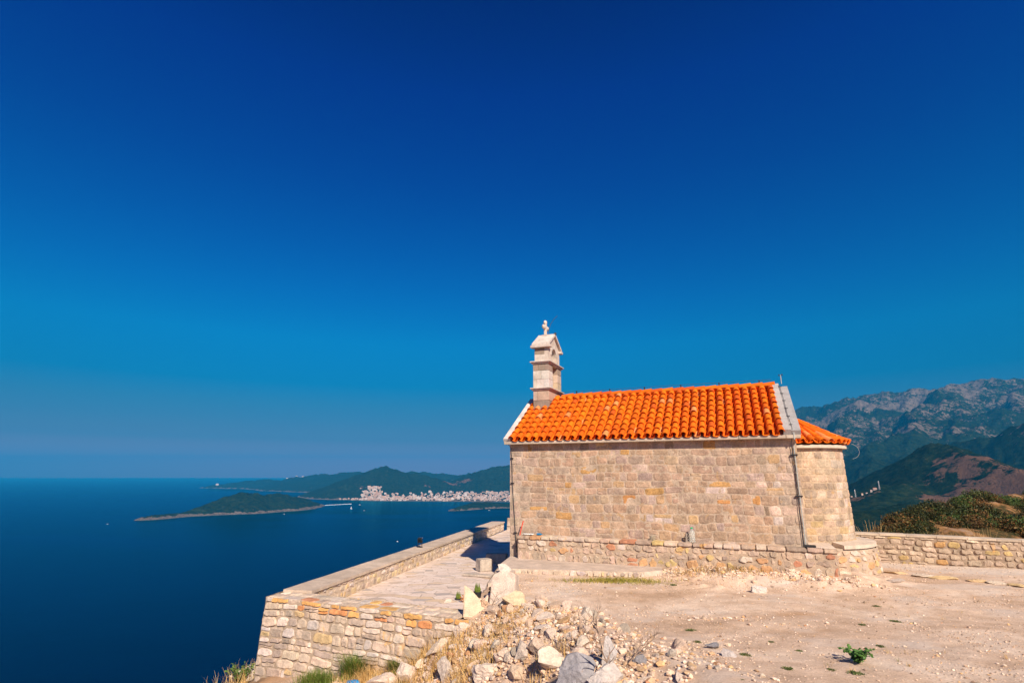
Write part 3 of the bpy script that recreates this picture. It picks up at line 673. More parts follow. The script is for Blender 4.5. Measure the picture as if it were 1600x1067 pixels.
SLN = 2.62/math.cos(RP)+.10; rows = 9; ex = (SLN)/rows
for side in (0, 1):
    up = Vector((0, math.cos(RP), math.sin(RP))) if side == 0 else Vector((0, -math.cos(RP), math.sin(RP)))
    nrm = Vector((0, -math.sin(RP), math.cos(RP))) if side == 0 else Vector((0, math.sin(RP), math.cos(RP)))
    ey = -.30 if side == 0 else Wc+.30
    for c in range(nc+1):
        for k in range(rows):
            if c < 4 and k > rows-4 and side == 0 and False: continue
            base = Vector((X0+c*dx, ey, EZ+.085))+up*(k*ex)
            if c < nc: tile(mb, base+Vector((dx/2, 0, 0)), Vector((1, 0, 0)), up, nrm, ex+.09, .095, .105, .040, .028, False)
            tile(mb, base, Vector((1, 0, 0)), up, nrm, ex+.08, .098, .084, .080, .026, True)
mb.build('roof', M['tile'], ch, smoothf=False)
for o in [bpy.data.objects['roof']]:
    me = o.data; me.polygons.foreach_set('use_smooth', [True]*len(me.polygons)); 
    m_ = o.modifiers.new('es', 'EDGE_SPLIT'); m_.split_angle = R(40)
mb = MB()      # mortar plugs in the cover ends + roof deck
RZ = EZ+.08
mb.prism([(-.21, RZ+.0), (Wc/2, RZ+1.655), (Wc+.21, RZ), (Wc+.1, RZ-.02), (Wc/2, RZ+1.50), (-.1, RZ-.02)], 'x', .10, Lc-.2, (.42, .33, .26))
mb.build('roof_deck', M['slab'], ch)
mb = MB(); k = 0; x = X0-.1
RIDGE = EZ+.10+1.775
while x < X1+.05:
    if x > .85: tile(mb, (x+.42, Wc/2, RIDGE-.06), Vector((0, 1, 0)), Vector((-1, 0, 0)), Vector((0, 0, 1)), .44, .125, .105, .045, .02, True, col=tcol()*.9)
    x += .36
o = mb.build('ridge_tiles', M['tile'], ch); o.data.polygons.foreach_set('use_smooth', [True]*len(o.data.polygons)); o.modifiers.new('es', 'EDGE_SPLIT').split_angle = R(40)
# apse roof
mb = MB(); ac = Vector((Lc, Wc/2, 0)); ze, zt, re, rt = 4.24, 5.16, 1.62, .12
pit = math.atan2(zt-ze, re-rt); sl = math.hypot(zt-ze, re-rt); rws = 6; ex2 = sl/rws; nca = 19
for c in range(nca+1):
    for half in (0, 1):
        th = math.pi*(c+.5*half)/nca-math.pi/2
        if th > math.pi/2+.01: continue
        out = Vector((math.cos(th), math.sin(th), 0)); up = (-out*math.cos(pit)+Vector((0, 0, math.sin(pit)))); nr = out*math.sin(pit)+Vector((0, 0, math.cos(pit)))
        rgt = Vector((-math.sin(th), math.cos(th), 0))
        for k in range(rws):
            f = 1-(k*ex2)/sl*(1-rt/re); f2 = 1-((k+1)*ex2)/sl*(1-rt/re)
            if k >= 3 and c % 2 == 1 and half == 0: continue
            wd_ = 1.35 if k >= 3 else 1
            o_ = ac+out*re+Vector((0, 0, ze-.02))+up*(k*ex2)
            s0 = max(.03, .10*f*wd_*1.1); s1 = max(.02, .10*f2*wd_)
            tile(mb, o_, rgt, up, nr, ex2+.06, s0, s1*.95, .05*f if half == 0 else .055*f, .02, half == 0, seg=7)
V = [(Lc, Wc/2, zt-.02)]; n = 24
for k in range(n+1):
    th = -math.pi/2+math.pi*k/n; V.append((Lc+(re-.1)*math.cos(th), Wc/2+(re-.1)*math.sin(th), ze-.0))
mb.add(V, [(0, k+1, k+2) for k in range(n)]+[tuple(range(n+1, 0, -1))], (.55, .16, .03))
o = mb.build('apse_roof', M['tile'], ch); o.data.polygons.foreach_set('use_smooth', [True]*len(o.data.polygons)); o.modifiers.new('es', 'EDGE_SPLIT').split_angle = R(40)
# cornice
mb = MB(); mc = MB()
x = -.12
while x < Lc+.10:
    w = min(r.uniform(.9, 1.5), Lc+.12-x); cc = np.array([.52, .43, .34])*r.uniform(.92, 1.1)
    mb.box(x, -.25, EZ-.01, x+w-.008, .06, EZ+.085, cc, b=.008); mc.box(x, Wc-.06, EZ-.01, x+w-.008, Wc+.225, EZ+.085, cc, b=.008); x += w
mb.build('cornice', M['slab'], ch); mc.build('cornice', M['slab'], ch)
# verge slabs, sloped
def verge(mb, x0, x1, h0, h1, s0, s1, col, side=0, seg=.8):
    s = s0
    while s < s1-.02:
        w = min(seg, s1-s)
        def q(ss, hh):
            y = -.20+math.cos(RP)*ss-math.sin(RP)*hh; z = EZ+.10+math.sin(RP)*ss+math.cos(RP)*hh
            return (y if side == 0 else Wc-y, z)
        mb.prism([q(s, h0), q(s+w-.006, h0), q(s+w-.006, h1), q(s, h1)], 'x', x0, x1, np.array(col)*r.uniform(.94, 1.06)); s += w
for nm, x0, x1, h1, s1, cl in (('verge_slab', -.14, .10, .10, 3.11, (.66, .60, .55)), ('verge_slab', Lc-.30, Lc-.11, .16, 3.14, (.46, .43, .41)), ('verge_slab', Lc-.105, Lc+.13, .13, 2.95, (.38, .365, .36))):
    mb = MB(); verge(mb, x0, x1, -.02, h1, -.02, s1, cl); verge(mb, x0, x1, -.02, h1, -.02, s1, cl, 1)
    mb.build(nm, M['slab'], ch)
# infill of the gable between wall head and verge
mb = MB()
for x0, x1 in ((-.02, .14), (Lc-.33, Lc+.02)):
    mb = MB(); mb.prism([(-.03, EZ+.05), (Wc/2, EZ+1.70), (Wc+.03, EZ+.05)], 'x', x0, x1, (.45, .35, .26)); mb.build('gable', M['stone'], ch)

# bell gable
bg_ = MB(); TX0, TX1, TY0, TY1 = .25, .86, 1.64, 3.18
tw = None
ASH = [((0.571, 0.436, 0.348), 8), ((0.535, 0.402, 0.301), 8), ((0.479, 0.342, 0.237), 5), ((0.387, 0.283, 0.206), 3), ((0.59, 0.462, 0.38), 6)]
def ashlar(mb, x0, y0, z0, x1, y1, z1, nh, jx, jy, cols=None, seed=0):
    rr = np.random.default_rng(seed); hs = (z1-z0)/nh
    mb.box(x0+.012, y0+.012, z0, x1-.012, y1-.012, z1, (.25, .18, .13))
    for k in range(nh):
        za, zb = z0+k*hs+.003, z0+(k+1)*hs-.003
        fx = [x0]+sorted(x0+(x1-x0)*(q+rr.uniform(-.08, .08)) for q in ([.5] if k % 2 else [.3, .72])[:jx])+[x1]
        fy = [y0]+sorted(y0+(y1-y0)*(q+rr.uniform(-.08, .08)) for q in ([.5] if k % 2 else [.62])[:jy])+[y1]
        for i in range(len(fx)-1):
            for j in range(len(fy)-1):
                c = pick(cols or ASH, rr)
                mb.box(fx[i]+(.003 if i else 0), fy[j]+(.003 if j else 0), za, fx[i+1]-(.003 if i < len(fx)-2 else 0), fy[j+1]-(.003 if j < len(fy)-2 else 0), zb, c, b=.006)
def cornice_block(mb, x0, y0, x1, y1, z, h=.10, o=.10, col=(.60, .52, .46)):
    mb.box(x0-o*.5, y0-o*.5, z, x1+o*.5, y1+o*.5, z+h*.5, np.array(col)*.92, b=.01)
    mb.box(x0-o, y0-o, z+h*.5+.001, x1+o, y1+o, z+h, col, b=.01)
Zb = [5.35, 6.36, 7.36, 8.04]
mb = MB()
DK = [((.31, .25, .20), 1), ((.35, .27, .21), 1)]
ashlar(mb, TX0, TY0, 5.3, TX1, TY1, 5.98, 2, 0, 0, DK, 1)
ashlar(mb, TX0, TY0, 5.985, TX1, TY1, Zb[1], 1, 1, 1, None, 2)
# shaft: two piers and a recessed panel
ym0, ym1 = 2.12, 2.70
ashlar(mb, TX0, TY0, Zb[1]+.10, TX1, ym0, 7.10, 2, 2, 0, [((.70, .63, .57), 8), ((.66, .58, .50), 5)], 3)
ashlar(mb, TX0, ym1, Zb[1]+.10, TX1, TY1, 7.10, 2, 2, 0, None, 4)
ashlar(mb, TX0, TY0, 7.105, TX1, ym0, Zb[2], 1, 2, 0, DK+[((.62, .52, .44), .4)], 5)
ashlar(mb, TX0, ym1, 7.105, TX1, TY1, Zb[2], 1, 1, 0, DK, 6)
ashlar(mb, TX0+.16, ym0, Zb[1]+.10, TX1-.16, ym1, Zb[2], 4, 1, 0, [((.66, .52, .36), 4), ((.60, .50, .40), 4)], 7)
tw = mb.build('bell_gable', M['ashlar'], ch)
mb = MB(); cornice_block(mb, TX0, TY0, TX1, TY1, Zb[1]); mb.build('cornice', M['ashlar'], tw)
mb = MB(); cornice_block(mb, TX0, TY0, TX1, TY1, Zb[2]); mb.build('cornice', M['ashlar'], tw)
# belfry stage: gabled profile with an arched opening, extruded along x
bx0, bx1, by0, by1 = TX0+.04, TX1-.03, TY0+.09, TY1-.09
mb = MB(); yc = (by0+by1)/2; zb = Zb[2]+.10; aw = .30; sp = zb+.30
prof = [(by0, zb), (by0, Zb[3]+.02), (yc, 8.52), (by1, Zb[3]+.02), (by1, zb), (yc+aw, zb)]
prof += [(yc+aw*math.cos(R(a)), sp+aw*math.sin(R(a))) for a in range(0, 181, 15)]+[(yc-aw, zb)]
mb.prism(prof, 'x', bx0, bx1, (.64, .54, .45))
# dressed courses on the near side of the stage
mb.box(bx0-.006, by0-.006, zb+.005, bx0+.30, by0+.1, zb+.27, (.70, .61, .52), b=.005); mb.box(bx0+.306, by0-.006, zb+.005, bx1-.15, by0+.1, zb+.27, (.66, .58, .5), b=.005)
mb.box(bx0-.006, by0-.006, zb+.276, bx1-.15, by0+.1, Zb[3]-.005, (.33, .26, .20), b=.005)
# voussoirs
for k in range(7):
    a0, a1 = R(180*k/7+1), R(180*(k+1)/7-1)
    pr = [(yc+rr*math.cos(a), sp+rr*math.sin(a)) for rr, a in ((aw-.004, a0), (aw+.12, a0), (aw+.12, a1), (aw-.004, a1))]
    mb.prism(pr, 'x', bx1-.05, bx1+.012, np.array([.68, .6, .52])*r.uniform(.9, 1.08))
mb.build('belfry', M['ashlar'], tw)
mb = MB(); mb.box(bx0+.05, yc-.2, zb, bx1-.25, yc+.2, zb+.05, (.4, .33, .27))
pr = [(.0, .0), (.02, .24), (.055, .23), (.075, .16), (.09, .08), (.125, .0), (.115, .0)]
mb = MB(); mb.lathe([(.02, .25), (.06, .23), (.075, .15), (.09, .07), (.125, 0)], (.6, yc, sp-.12), 16, (.16, .13, .08)); mb.tube([(.6, yc, sp+.13), (.6, yc, sp+.24)], .015, 6, (.05, .05, .05))
mb.build('bell', M['metal'], tw)
mb = MB()   # roof slabs of the bell gable
for sgn in (-1, 1):
    e0 = (yc+sgn*(.68+.13), Zb[3]+.02); e1 = (yc, 8.575); th = .09
    for xa, xb in ((bx0-.07, bx0+.28), (bx0+.286, bx1+.08)):
        mb.prism([e0, e1, (e1[0], e1[1]+th), (e0[0], e0[1]+th)], 'x', xa, xb, np.array([.68, .60, .53])*r.uniform(.94, 1.05))
mb.build('roof', M['ashlar'], tw)
mb = MB()   # side cornices of the eaves
for y0, y1 in ((by0-.14, by0+.10), (by1-.10, by1+.14)):
    mb = MB(); mb.box(bx0-.13, y0, Zb[3]-.055, bx1+.12, y1, Zb[3]+.045, (.62, .53, .46), b=.01); mb.build('cornice', M['ashlar'], tw)
mb = MB()   # cross with rounded arms
cx, cz = .50, 8.62
CRC = (.70, .60, .52)
mb.box(cx-.05, yc-.055, cz, cx+.05, yc+.055, cz+.50, CRC, b=.012)
mb.box(cx-.048, yc-.20, cz+.27, cx+.048, yc+.20, cz+.38, CRC, b=.012)
for dyy, dz in ((-.20, .325), (.20, .325), (0, .53)):
    bm = bmesh.new(); bmesh.ops.create_icosphere(bm, subdivisions=2, radius=.10, matrix=Matrix.Translation((cx, yc+dyy, cz+dz)) @ Matrix.Diagonal((.72, 1, 1, 1))); mb.bm(bm, CRC)
mb.box(cx-.12, yc-.10, cz-.04, cx+.12, yc+.10, cz+.03, (.6, .5, .42), b=.01)
o = mb.build('cross', M['ashlar'], tw)
mb = MB(); mb.tube([(.62, yc, 8.62), (.64, yc, 8.85), (.72, yc, 9.08), (.86, yc, 9.26), (1.0, yc, 9.38)], .010, 5, (.1, .1, .1)); mb.box(.86, yc-.04, 8.62, .94, yc+.04, 8.70)
mb.build('lightning_rod', M['cable'], tw)

# plinth bench round the chapel
PT = 1.47
mb = MB()
fS = lambda u, v, d: (.42+u, -.36-d, v)
masonry(mb, Lc+.18, .62, (.15, .30), (.16, .42), fS, PAL_LEDGE, 51, .022, .028, 1.1, (.46, .345, .25), .06, 0, PT-.72, 7, 6, rough=.022)
masonry(mb, 1.5, .62, (.14, .24), (.16, .34), lambda u, v, d: (Lc+.60+d, -.36+u, v), PAL_LEDGE, 52, .03, .03, 1.1, (.55, .42, .31), .04, 0, PT-.72, 5, 5, rough=.02)
masonry(mb, .36, .62, (.14, .24), (.16, .34), lambda u, v, d: (.42-d, -u, v), PAL_LEDGE, 53, .03, .02, 1.1, (.55, .42, .31), .02, 0, PT-.72, 4, 4, rough=.02)
Rp = 1.92
def fpl(u, v, d):
    th = -math.pi/2+u/Rp; rr = Rp+d+.12*(PT-v); return Lc+rr*np.cos(th), Wc/2+rr*np.sin(th), v
masonry(mb, math.pi*Rp, .66, (.14, .24), (.18, .4), fpl, PAL_LEDGE, 54, .022, .028, 1.1, (.46, .345, .25), .05, 0, PT-.80, 6, 6, rough=.02)
mb.box(.44, -.34, 0, Lc+.58, .05, PT-.1, (.5, .4, .3)); mb.box(Lc-.1, -.33, 0, Lc+.57, 1.2, PT-.11, (.5, .4, .3))
arc_ring(mb, 1.2, Rp-.02, 0, PT-.1, (.5, .4, .3))
pl = mb.build('plinth', M['dry_stone'], ch)
mb = MB(); x = .39
while x < Lc+.60:
    w = min(r.uniform(.22, .5), Lc+.64-x)
    if Lc+.64-(x+w) < .1: w = Lc+.64-x
    bm = bmesh.new(); bmesh.ops.create_cube(bm, size=1); dpt = r.uniform(.40, .44)
    bmesh.ops.scale(bm, vec=(w-.016, dpt, .10), verts=bm.verts); bmesh.ops.bevel(bm, geom=bm.edges[:], offset=.018, segments=2, affect='EDGES')
    bmesh.ops.subdivide_edges(bm, edges=[e_ for e_ in bm.edges if e_.calc_length() > .1], cuts=3, use_grid_fill=True)
    for v in bm.verts: v.co += Vector((0, mn.noise(v.co*7+Vector((x*3, 0, 0)))*.03, mn.noise(v.co*6+Vector((0, x*3, 4)))*.02))
    bmesh.ops.translate(bm, vec=(x+w/2, -.40+dpt/2-.01, PT-.05), verts=bm.verts); mb.bm(bm, pick(PAL_LEDGE+[((.60, .48, .38), 40)], r)); x += w
o = mb.build('capstones', M['dry_stone'], pl)
mb = MB(); arc_ring(mb, 1.3, Rp+.035, PT-.10, PT-.005, (.66, .54, .43), a0=-62, zt=PT+.05); mb.box(Lc-.1, -.1, PT-.1, Lc+.62, 1.25, PT+.012, (.64, .52, .42), b=.015)
mb.build('plinth_top', M['slab'], pl)
# lightning conductor: ridge wire, clips, down conductors
mb = MB(); RT = RIDGE+.11
mb.tube([(1.05, Wc/2, RT+.06), (3, Wc/2, RT+.05), (5, Wc/2, RT+.065), (Lc-.3, Wc/2, RT+.07)], .005, 5)
q = lambda ss, hh: (-.20+math.cos(RP)*ss-math.sin(RP)*hh, EZ+.10+math.sin(RP)*ss+math.cos(RP)*hh)
pts = [(Lc-.10, *q(2.95, .2)), (Lc-.09, *q(2.0, .19)), (Lc-.10, *q(1, .19)), (Lc-.08, *q(0.02, .19)), (Lc-.08, -.21, EZ+.1), (Lc-.13, -.05, EZ-.15), (Lc-.10, -.045, 3.3), (Lc-.13, -.045, 2.4), (Lc-.12, -.045, PT+.02)]
mb.tube(pts, .008, 6)
mb.tube([(-.02, -.21, EZ+.05), (.05, -.04, EZ-.12), (.09, -.035, 3.6), (.10, -.035, 3.0), (.18, -.035, 1.9), (.24, -.035, .9)], .011, 6)
cab = mb.build('lightning_conductor', M['cable'], ch)
for pp_, rr_2 in (([(Lc-.05, -.24, EZ+.18), (Lc-.05, -.24, EZ-.04)], .02), ([(Lc-.07, -.05, EZ-.2), (Lc-.07, -.055, PT+.04)], .014), ([(Lc-.02, Wc/2-.1, RIDGE), (Lc-.02, Wc/2-.1, RIDGE+.30)], .014)):
    mb = MB(); mb.tube(pp_, rr_2, 8); mb.build('conduit', M['tubeg'], cab)
bxs = []
for s in np.arange(.25, 2.9, .52): y, z = q(s, .16); bxs.append((Lc-.13, y-.008, z, Lc-.04, y+.008, z+.02))
bxs += [(Lc-.17, -.075, z, Lc, 0, z+.035) for z in (3.85, 2.75)]
bxs += [(xx-.05, -.06, z, xx+.05, 0, z+.03) for z, xx in ((3.85, .08), (3.05, .10), (1.5, .20))]
bxs += [(x-.02, Wc/2-.02, RT-.06, x+.02, Wc/2+.02, RT+.07) for x in np.arange(1.7, Lc-.3, 1.25)]
bxs += [(Lc-.08, Wc/2-.14, RIDGE+.27, Lc-.05, Wc/2-.06, RIDGE+.31), (Lc+.01, Wc/2-.14, RIDGE+.28, Lc+.04, Wc/2-.06, RIDGE+.32)]
for bx_ in bxs: mb = MB(); mb.box(*bx_); mb.build('bracket', M['black'], cab)
mb = MB(); mb.box(Lc-.14, -.17, PT+.0, Lc+.16, -.06, PT+.06, b=.01); mb.build('junction_box', M['black'], cab)
mb = MB(); c0 = Vector((Lc+1.55, Wc/2-.6, 4.2)); mb.tube([c0+Vector((.25*math.sin(a)*.9, -.1, .22*math.cos(a)-.2)) for a in np.linspace(.2, 3.0, 9)], .0035, 5); mb.build('wire_loop', M['tubeg'], cab)

# ------------------------------------------------------------------ air
hm = bpy.data.materials.new('haze'); hm.use_nodes = True; ht = hm.node_tree; ht.nodes.clear()
pv = ht.nodes.new('ShaderNodeVolumePrincipled'); pv.inputs['Color'].default_value = (.02, .45, .95, 1); pv.inputs['Density'].default_value = 6e-5
pv.inputs['Anisotropy'].default_value = 0
ho_ = ht.nodes.new('ShaderNodeOutputMaterial'); ht.links.new(pv.outputs[0], ho_.inputs['Volume'])
mb = MB(); mb.box(-40500, -2500, SEA-9, 50500, 42500, 1320)
hz = mb.build('haze', hm); tag(hz, kind='stuff')

# concrete step and kerb stones before the chapel
mb = MB()
lp = [(.02, -.02), (.42, -1.9), (1.0, -2.22), (4.4, -1.45), (4.9, -.9), (4.8, -.3)]
wp_ = [tuple(ch2w(*p)) for p in lp]
mb.prism(wp_, 'z', .3, .79, (.60, .48, .39)); tag(mb.build('concrete_path', M['slab']), kind='structure')
kb = MB(); ka, kb_ = ch2w(1.0, -2.26), ch2w(4.5, -1.46)
masonry(kb, float(np.linalg.norm(kb_-ka)), .16, (.15, .17), (.16, .34), frame(ka, kb_, 1), PAL_PALE+[((.66, .5, .3), 6)], 61, .02, .05, 1.0, (.55, .44, .34), 0, 0, .64, 5, 4, rough=.02)
tag(kb.build('edging_stones', M['dry_stone']), 'row of rounded pale edging stones along the front of the concrete step', 'edging')
# retaining edge between gravel and terrace
rt_ = MB(); e0, e1, e2 = np.array([-.62, 14.3]), np.array([-.42, 16.5]), np.array([-.02, 18.55])
for a_, b_, sd_ in ((e1, e0, 62), (e2, e1, 63)):
    masonry(rt_, float(np.linalg.norm(b_-a_)), .86, (.2, .34), (.3, .8), frame(a_, b_, 1, .06, .7), [((.60, .49, .40), 6), ((.66, .56, .46), 4), ((.52, .43, .35), 3)], sd_, .01, .03, .6, (.56, .45, .35), .03, 0, -.1, 6, 5, rough=.03)
rt_.prism([(e0[0]+.03, e0[1]), (e1[0]+.03, e1[1]), (e2[0]+.03, e2[1]), (e2[0]+.5, e2[1]-.2), (e1[0]+.55, e1[1]), (e0[0]+.5, e0[1]-.1)], 'z', -.1, .765, (.60, .48, .39))
tag(rt_.build('retaining_edge', M['dry_stone']), 'rough concrete and stone face between gravel and paved terrace at the chapel corner', 'retaining wall')
# ------------------------------------------------------------------ rocks
def rock_bm(seed, sub=3, cuts=9, squash=(1, 1, .75), rough=.05):
    q = random.Random(seed); bm = bmesh.new(); bmesh.ops.create_icosphere(bm, subdivisions=sub, radius=1)
    pl_ = []
    for _ in range(cuts):
        n = Vector((q.gauss(0, 1), q.gauss(0, 1), q.gauss(0, 1))).normalized(); pl_.append((n, q.uniform(.34, .80)))
    off = Vector((seed*3.1, seed*1.7, 0))
    for v in bm.verts:
        for n, d in pl_:
            k = v.co.dot(n)
            if k > d: v.co -= n*(k-d)
        v.co += v.co.normalized()*(mn.noise(v.co*2.2+off)*rough*1.6+mn.noise(v.co*7+off)*rough*.7)
        v.co = Vector((v.co.x*squash[0], v.co.y*squash[1], v.co.z*squash[2]))
    return bm
def rock_obj(name, seed, col, sub=3, **k):
    mb = MB(); bm = rock_bm(seed, sub, **k); mb.bm(bm, col); me = mb.mesh(name, M['rock']); return me
RC = [((0.678, 0.49, 0.353), 12), ((0.763, 0.58, 0.446), 10), ((0.594, 0.43, 0.307), 6), ((0.466, 0.37, 0.298), 3), ((0.7, 0.44, 0.223), 4), ((0.827, 0.67, 0.539), 5), ((0.572, 0.3, 0.158), 1)]
rr = np.random.default_rng(101)
RM = [rock_obj('rock', 200+i, pick(RC, rr), 2, cuts=8, squash=(1, rr.uniform(.6, 1), rr.uniform(.5, .85))) for i in range(22)]
def in_rubble(n, lo, hi, seed):
    g_ = np.random.default_rng(seed); out = []
    while len(out) < n:
        x = g_.uniform(-5.5, 3.2); y = g_.uniform(6.8, 13.2)
        d = (x-.43)*-.946+(y-13.3)*-.322; pa_ = (x-A0[0])*AN[0]+(y-A0[1])*AN[1]
        if pa_ > -.12 and x > A0[0] and x < -.75: continue
        if pa_ > .9: continue
        if not (lo < d < hi): continue
        w = math.exp(-((d-1.7)/1.9)**2)*(1 if d > .4 else max(0, (d+.5)/.9)**1.5)
        if g_.random() > w+.1: continue
        if g_.random() > .35+.65*smooth(-.2, .25, float(vnoise(x*.9, y*.9, 0, 77))): continue
        out.append((x, y, d, g_))
    return out
for i, (x, y, d, g_) in enumerate(in_rubble(285, -.35, 5.5, 9)):
    o = bpy.data.objects.new('rock', RM[i % len(RM)]); sc.collection.objects.link(o)
    s = float(np.clip(g_.lognormal(-2.45, .42), .05, .19)); z = ground_z(x, y)
    o.location = (x, y, z+s*.25); o.scale = (s, s*g_.uniform(.8, 1.1), s*g_.uniform(.8, 1.1)); o.rotation_euler = (g_.uniform(-.5, .5), g_.uniform(-.5, .5), g_.uniform(0, 6.3))
    tag(o, 'small pale jagged limestone rock lying loose on the rubble slope in the foreground', 'rock', 'loose rocks on the rubble slope')
# finer rubble and pebbles
SM = []
for i in range(8):
    bm = rock_bm(400+i, 1, 6, (1, .8, .65), .06); SM.append((np.array([v.co[:] for v in bm.verts]), [tuple(v.index for v in f.verts) for f in bm.faces])); bm.free()
def scatter(mb, pts, smin, smax, g_, pal, sink=.3, ln=.5):
    for p in pts:
        V, F = SM[g_.integers(8)]; s = float(np.clip(smin*g_.lognormal(.2, ln), smin*.5, smax)); a = g_.uniform(0, 6.3)
        ca, sa = math.cos(a), math.sin(a); sq = g_.uniform(.5, 1)
        W = np.stack([(V[:, 0]*ca-V[:, 1]*sa), (V[:, 0]*sa+V[:, 1]*ca), V[:, 2]*sq], -1)*s
        W += np.array([p[0], p[1], ground_z(p[0], p[1])+s*sink]); mb.add(W, F, pick(pal, g_))
mb = MB(); g_ = np.random.default_rng(55)
scatter(mb, [(p[0], p[1]) for p in in_rubble(11000, -.8, 5.5, 10)], .022, .08, g_, RC+[((.5, .33, .2), 4)], .3)
tag(mb.build('rubble', M['rock']), 'loose small limestone rubble covering the foreground slope', 'rubble', kind='stuff')
mb = MB(); pts = []
while len(pts) < 22000:
    x = g_.uniform(-1, 17); y = g_.uniform(6.2, 18.5); z0 = (x-.43)*-.946+(y-13.3)*-.322
    lw_ = np.linalg.inv(np.array([CX, CY]).T) @ (np.array([x, y])-CH0)
    if z0 > .3 or lw_[1] > -.45 and lw_[0] < Lc+2.3: continue
    if (x-B0[0])*BN[0]+(y-B0[1])*BN[1] > -.05: continue
    den = .25+.75*smooth(-.1, .45, float(fbm(x*.7, y*.7, 0, 3, 91)))
    if g_.random() < den*(1.0 if y < 12 else .8): pts.append((x, y))
scatter(mb, pts, .0075, .05, g_, RC+[((.34, .24, .17), 8)], .3, .5)
# stonier band along the foot of the plinth and the two streaks of chips
band = []
while len(band) < 2200:
    u = g_.uniform(4.2, 9.6); v = -.5-abs(g_.normal(0, .45)); p = ch2w(u, v); band.append((p[0], p[1]))
scatter(mb, band, .016, .08, g_, RC, .25, .6)
for cx_, cy_, rx_, ry_, n_ in ((1130, 960, .5, .12, 70), (1120, 1010, .5, .12, 60), (1200, 905, .7, .15, 80), (1310, 895, .9, .12, 80), (1380, 915, .4, .1, 60), (1270, 975, .5, .1, 40)):
    p = pZ(cx_, cy_, .75); scatter(mb, [(p.x+g_.normal(0, rx_), p.y+g_.normal(0, ry_)) for _ in range(n_)], .015, .07, g_, RC, .25, .6)
tag(mb.build('pebbles', M['rock']), 'pale pebbles and stone chips strewn over the gravel forecourt', 'pebbles', kind='stuff')

def boulder(px, py, w, h, seed, col, label, sq=(1, .7), tilt=(0, 0), rot=0, sink=.2, sub=4, cuts=10, rough=.05, cat='rock', z=None):
    """rock whose foot shows at pixel (px,py); w,h in photo pixels give its real size at that spot"""
    p = on_ground(px, py) if z is None else pZ(px, py, z)
    k = p.y/FPX*1.03; W_, H_ = w*k*.92, h*k*.66
    mb = MB(); bm = rock_bm(seed, sub, cuts+3, (1, sq[1], 1), rough); mb.bm(bm, col)
    o = mb.build('boulder', M['rock'])
    co = np.array([v.co[:] for v in o.data.vertices]); dx = np.ptp(co[:, 0]); dz = np.ptp(co[:, 2])
    sx_, sz_ = W_/dx, H_/dz/(1-sink)
    o.scale = (sx_, sx_*1.0, sz_); o.rotation_euler = (R(tilt[0]), R(tilt[1]), R(rot)); o.location = (p.x, p.y+.2*W_, p.z+H_*.5-sink*H_*.5)
    tag(o, label, cat); return o
PALE, GREY, OCH, MIDC = (.72, .58, .47), (.34, .32, .33), (.68, .51, .37), (.58, .44, .34)
boulder(905, 1082, 60, 66, 11, GREY, 'large blue-grey jagged boulder at the bottom edge of the rubble', (1, .8), cuts=13, rough=.07)
boulder(948, 1090, 56, 60, 50, (.62, .55, .50), 'pale broken slab leaning on the right side of the big grey boulder', (1, .7), cuts=13)
boulder(862, 1050, 46, 44, 12, PALE, 'blocky pinkish white rock just left of the big grey boulder', cuts=12)
boulder(816, 1034, 27, 34, 13, (.58, .48, .40), 'upright squarish tan rock among the rubble', cuts=12)
boulder(842, 1026, 32, 34, 14, MIDC, 'greyish tan wedge shaped rock above the white block', cuts=11)
boulder(698, 1066, 26, 40, 15, (.62, .52, .44), 'tall rounded grey rock standing in dry grass', rough=.08)
boulder(756, 1068, 48, 36, 16, PALE, 'rough whitish rock with a dark hollow near the bottom edge', cuts=12, rough=.1)
boulder(806, 1066, 22, 26, 17, OCH, 'small ochre rock between the white rocks and grey boulder')
boulder(640, 1068, 38, 38, 20, PALE, 'pale angular rock at the bottom edge left of the grey rock')
boulder(592, 1076, 46, 26, 21, PALE, 'low whitish rock beside the blue plastic bottle')
boulder(803, 950, 40, 34, 23, (.68, .52, .34), 'rounded ochre boulder at the top of the rubble slope', cuts=9)
boulder(686, 1020, 52, 22, 25, (.60, .48, .37), 'slanted brownish slab below the cream slab', (1, .5), tilt=(0, -24), cuts=11)
boulder(722, 992, 30, 26, 26, PALE, 'rough white rock right of the cream slab', rough=.1)
boulder(894, 1000, 24, 18, 27, PALE, 'smooth whitish rock at the right of the rubble ridge')
boulder(955, 1040, 26, 52, 28, (.62, .56, .52), 'pale splintered upright stone beside the dead twigs', cuts=13)
boulder(1000, 1040, 22, 20, 29, GREY, 'dark grey chunk at the right end of the rubble')
boulder(770, 960, 24, 22, 30, MIDC, 'grey tan rock between the pointed slab and the ochre boulder')
boulder(784, 950, 20, 18, 31, PALE, 'small white rock wedged beside the ochre boulder')
boulder(700, 948, 16, 15, 32, PALE, 'small pale rock at the left of the potted plants')
boulder(757, 949, 16, 14, 33, (.6, .4, .26), 'small rusty rock behind the pointed slab')
boulder(850, 975, 30, 20, 34, PALE, 'pale flat rock at the top of the rubble ridge')
boulder(872, 968, 14, 12, 35, MIDC, 'small grey rock topping the rubble ridge')
boulder(1188, 926, 26, 16, 36, (.70, .62, .55), 'white pointed rock sticking out of the forecourt', rough=.08)
boulder(1118, 1014, 24, 10, 37, GREY, 'flat grey rock on the gravel, left of the white one')
boulder(1142, 1026, 22, 12, 38, (.66, .58, .54), 'pale rock on the gravel beside the flat grey rock')
boulder(1268, 896, 60, 14, 39, (.60, .50, .42), 'long low outcrop of bedrock below the plinth', (1, .35), cuts=12, sink=.4)
boulder(1350, 885, 54, 9, 40, (.52, .43, .36), 'thin slanting ridge of rock at the apse end', (1, .3), tilt=(0, 6), sink=.4)
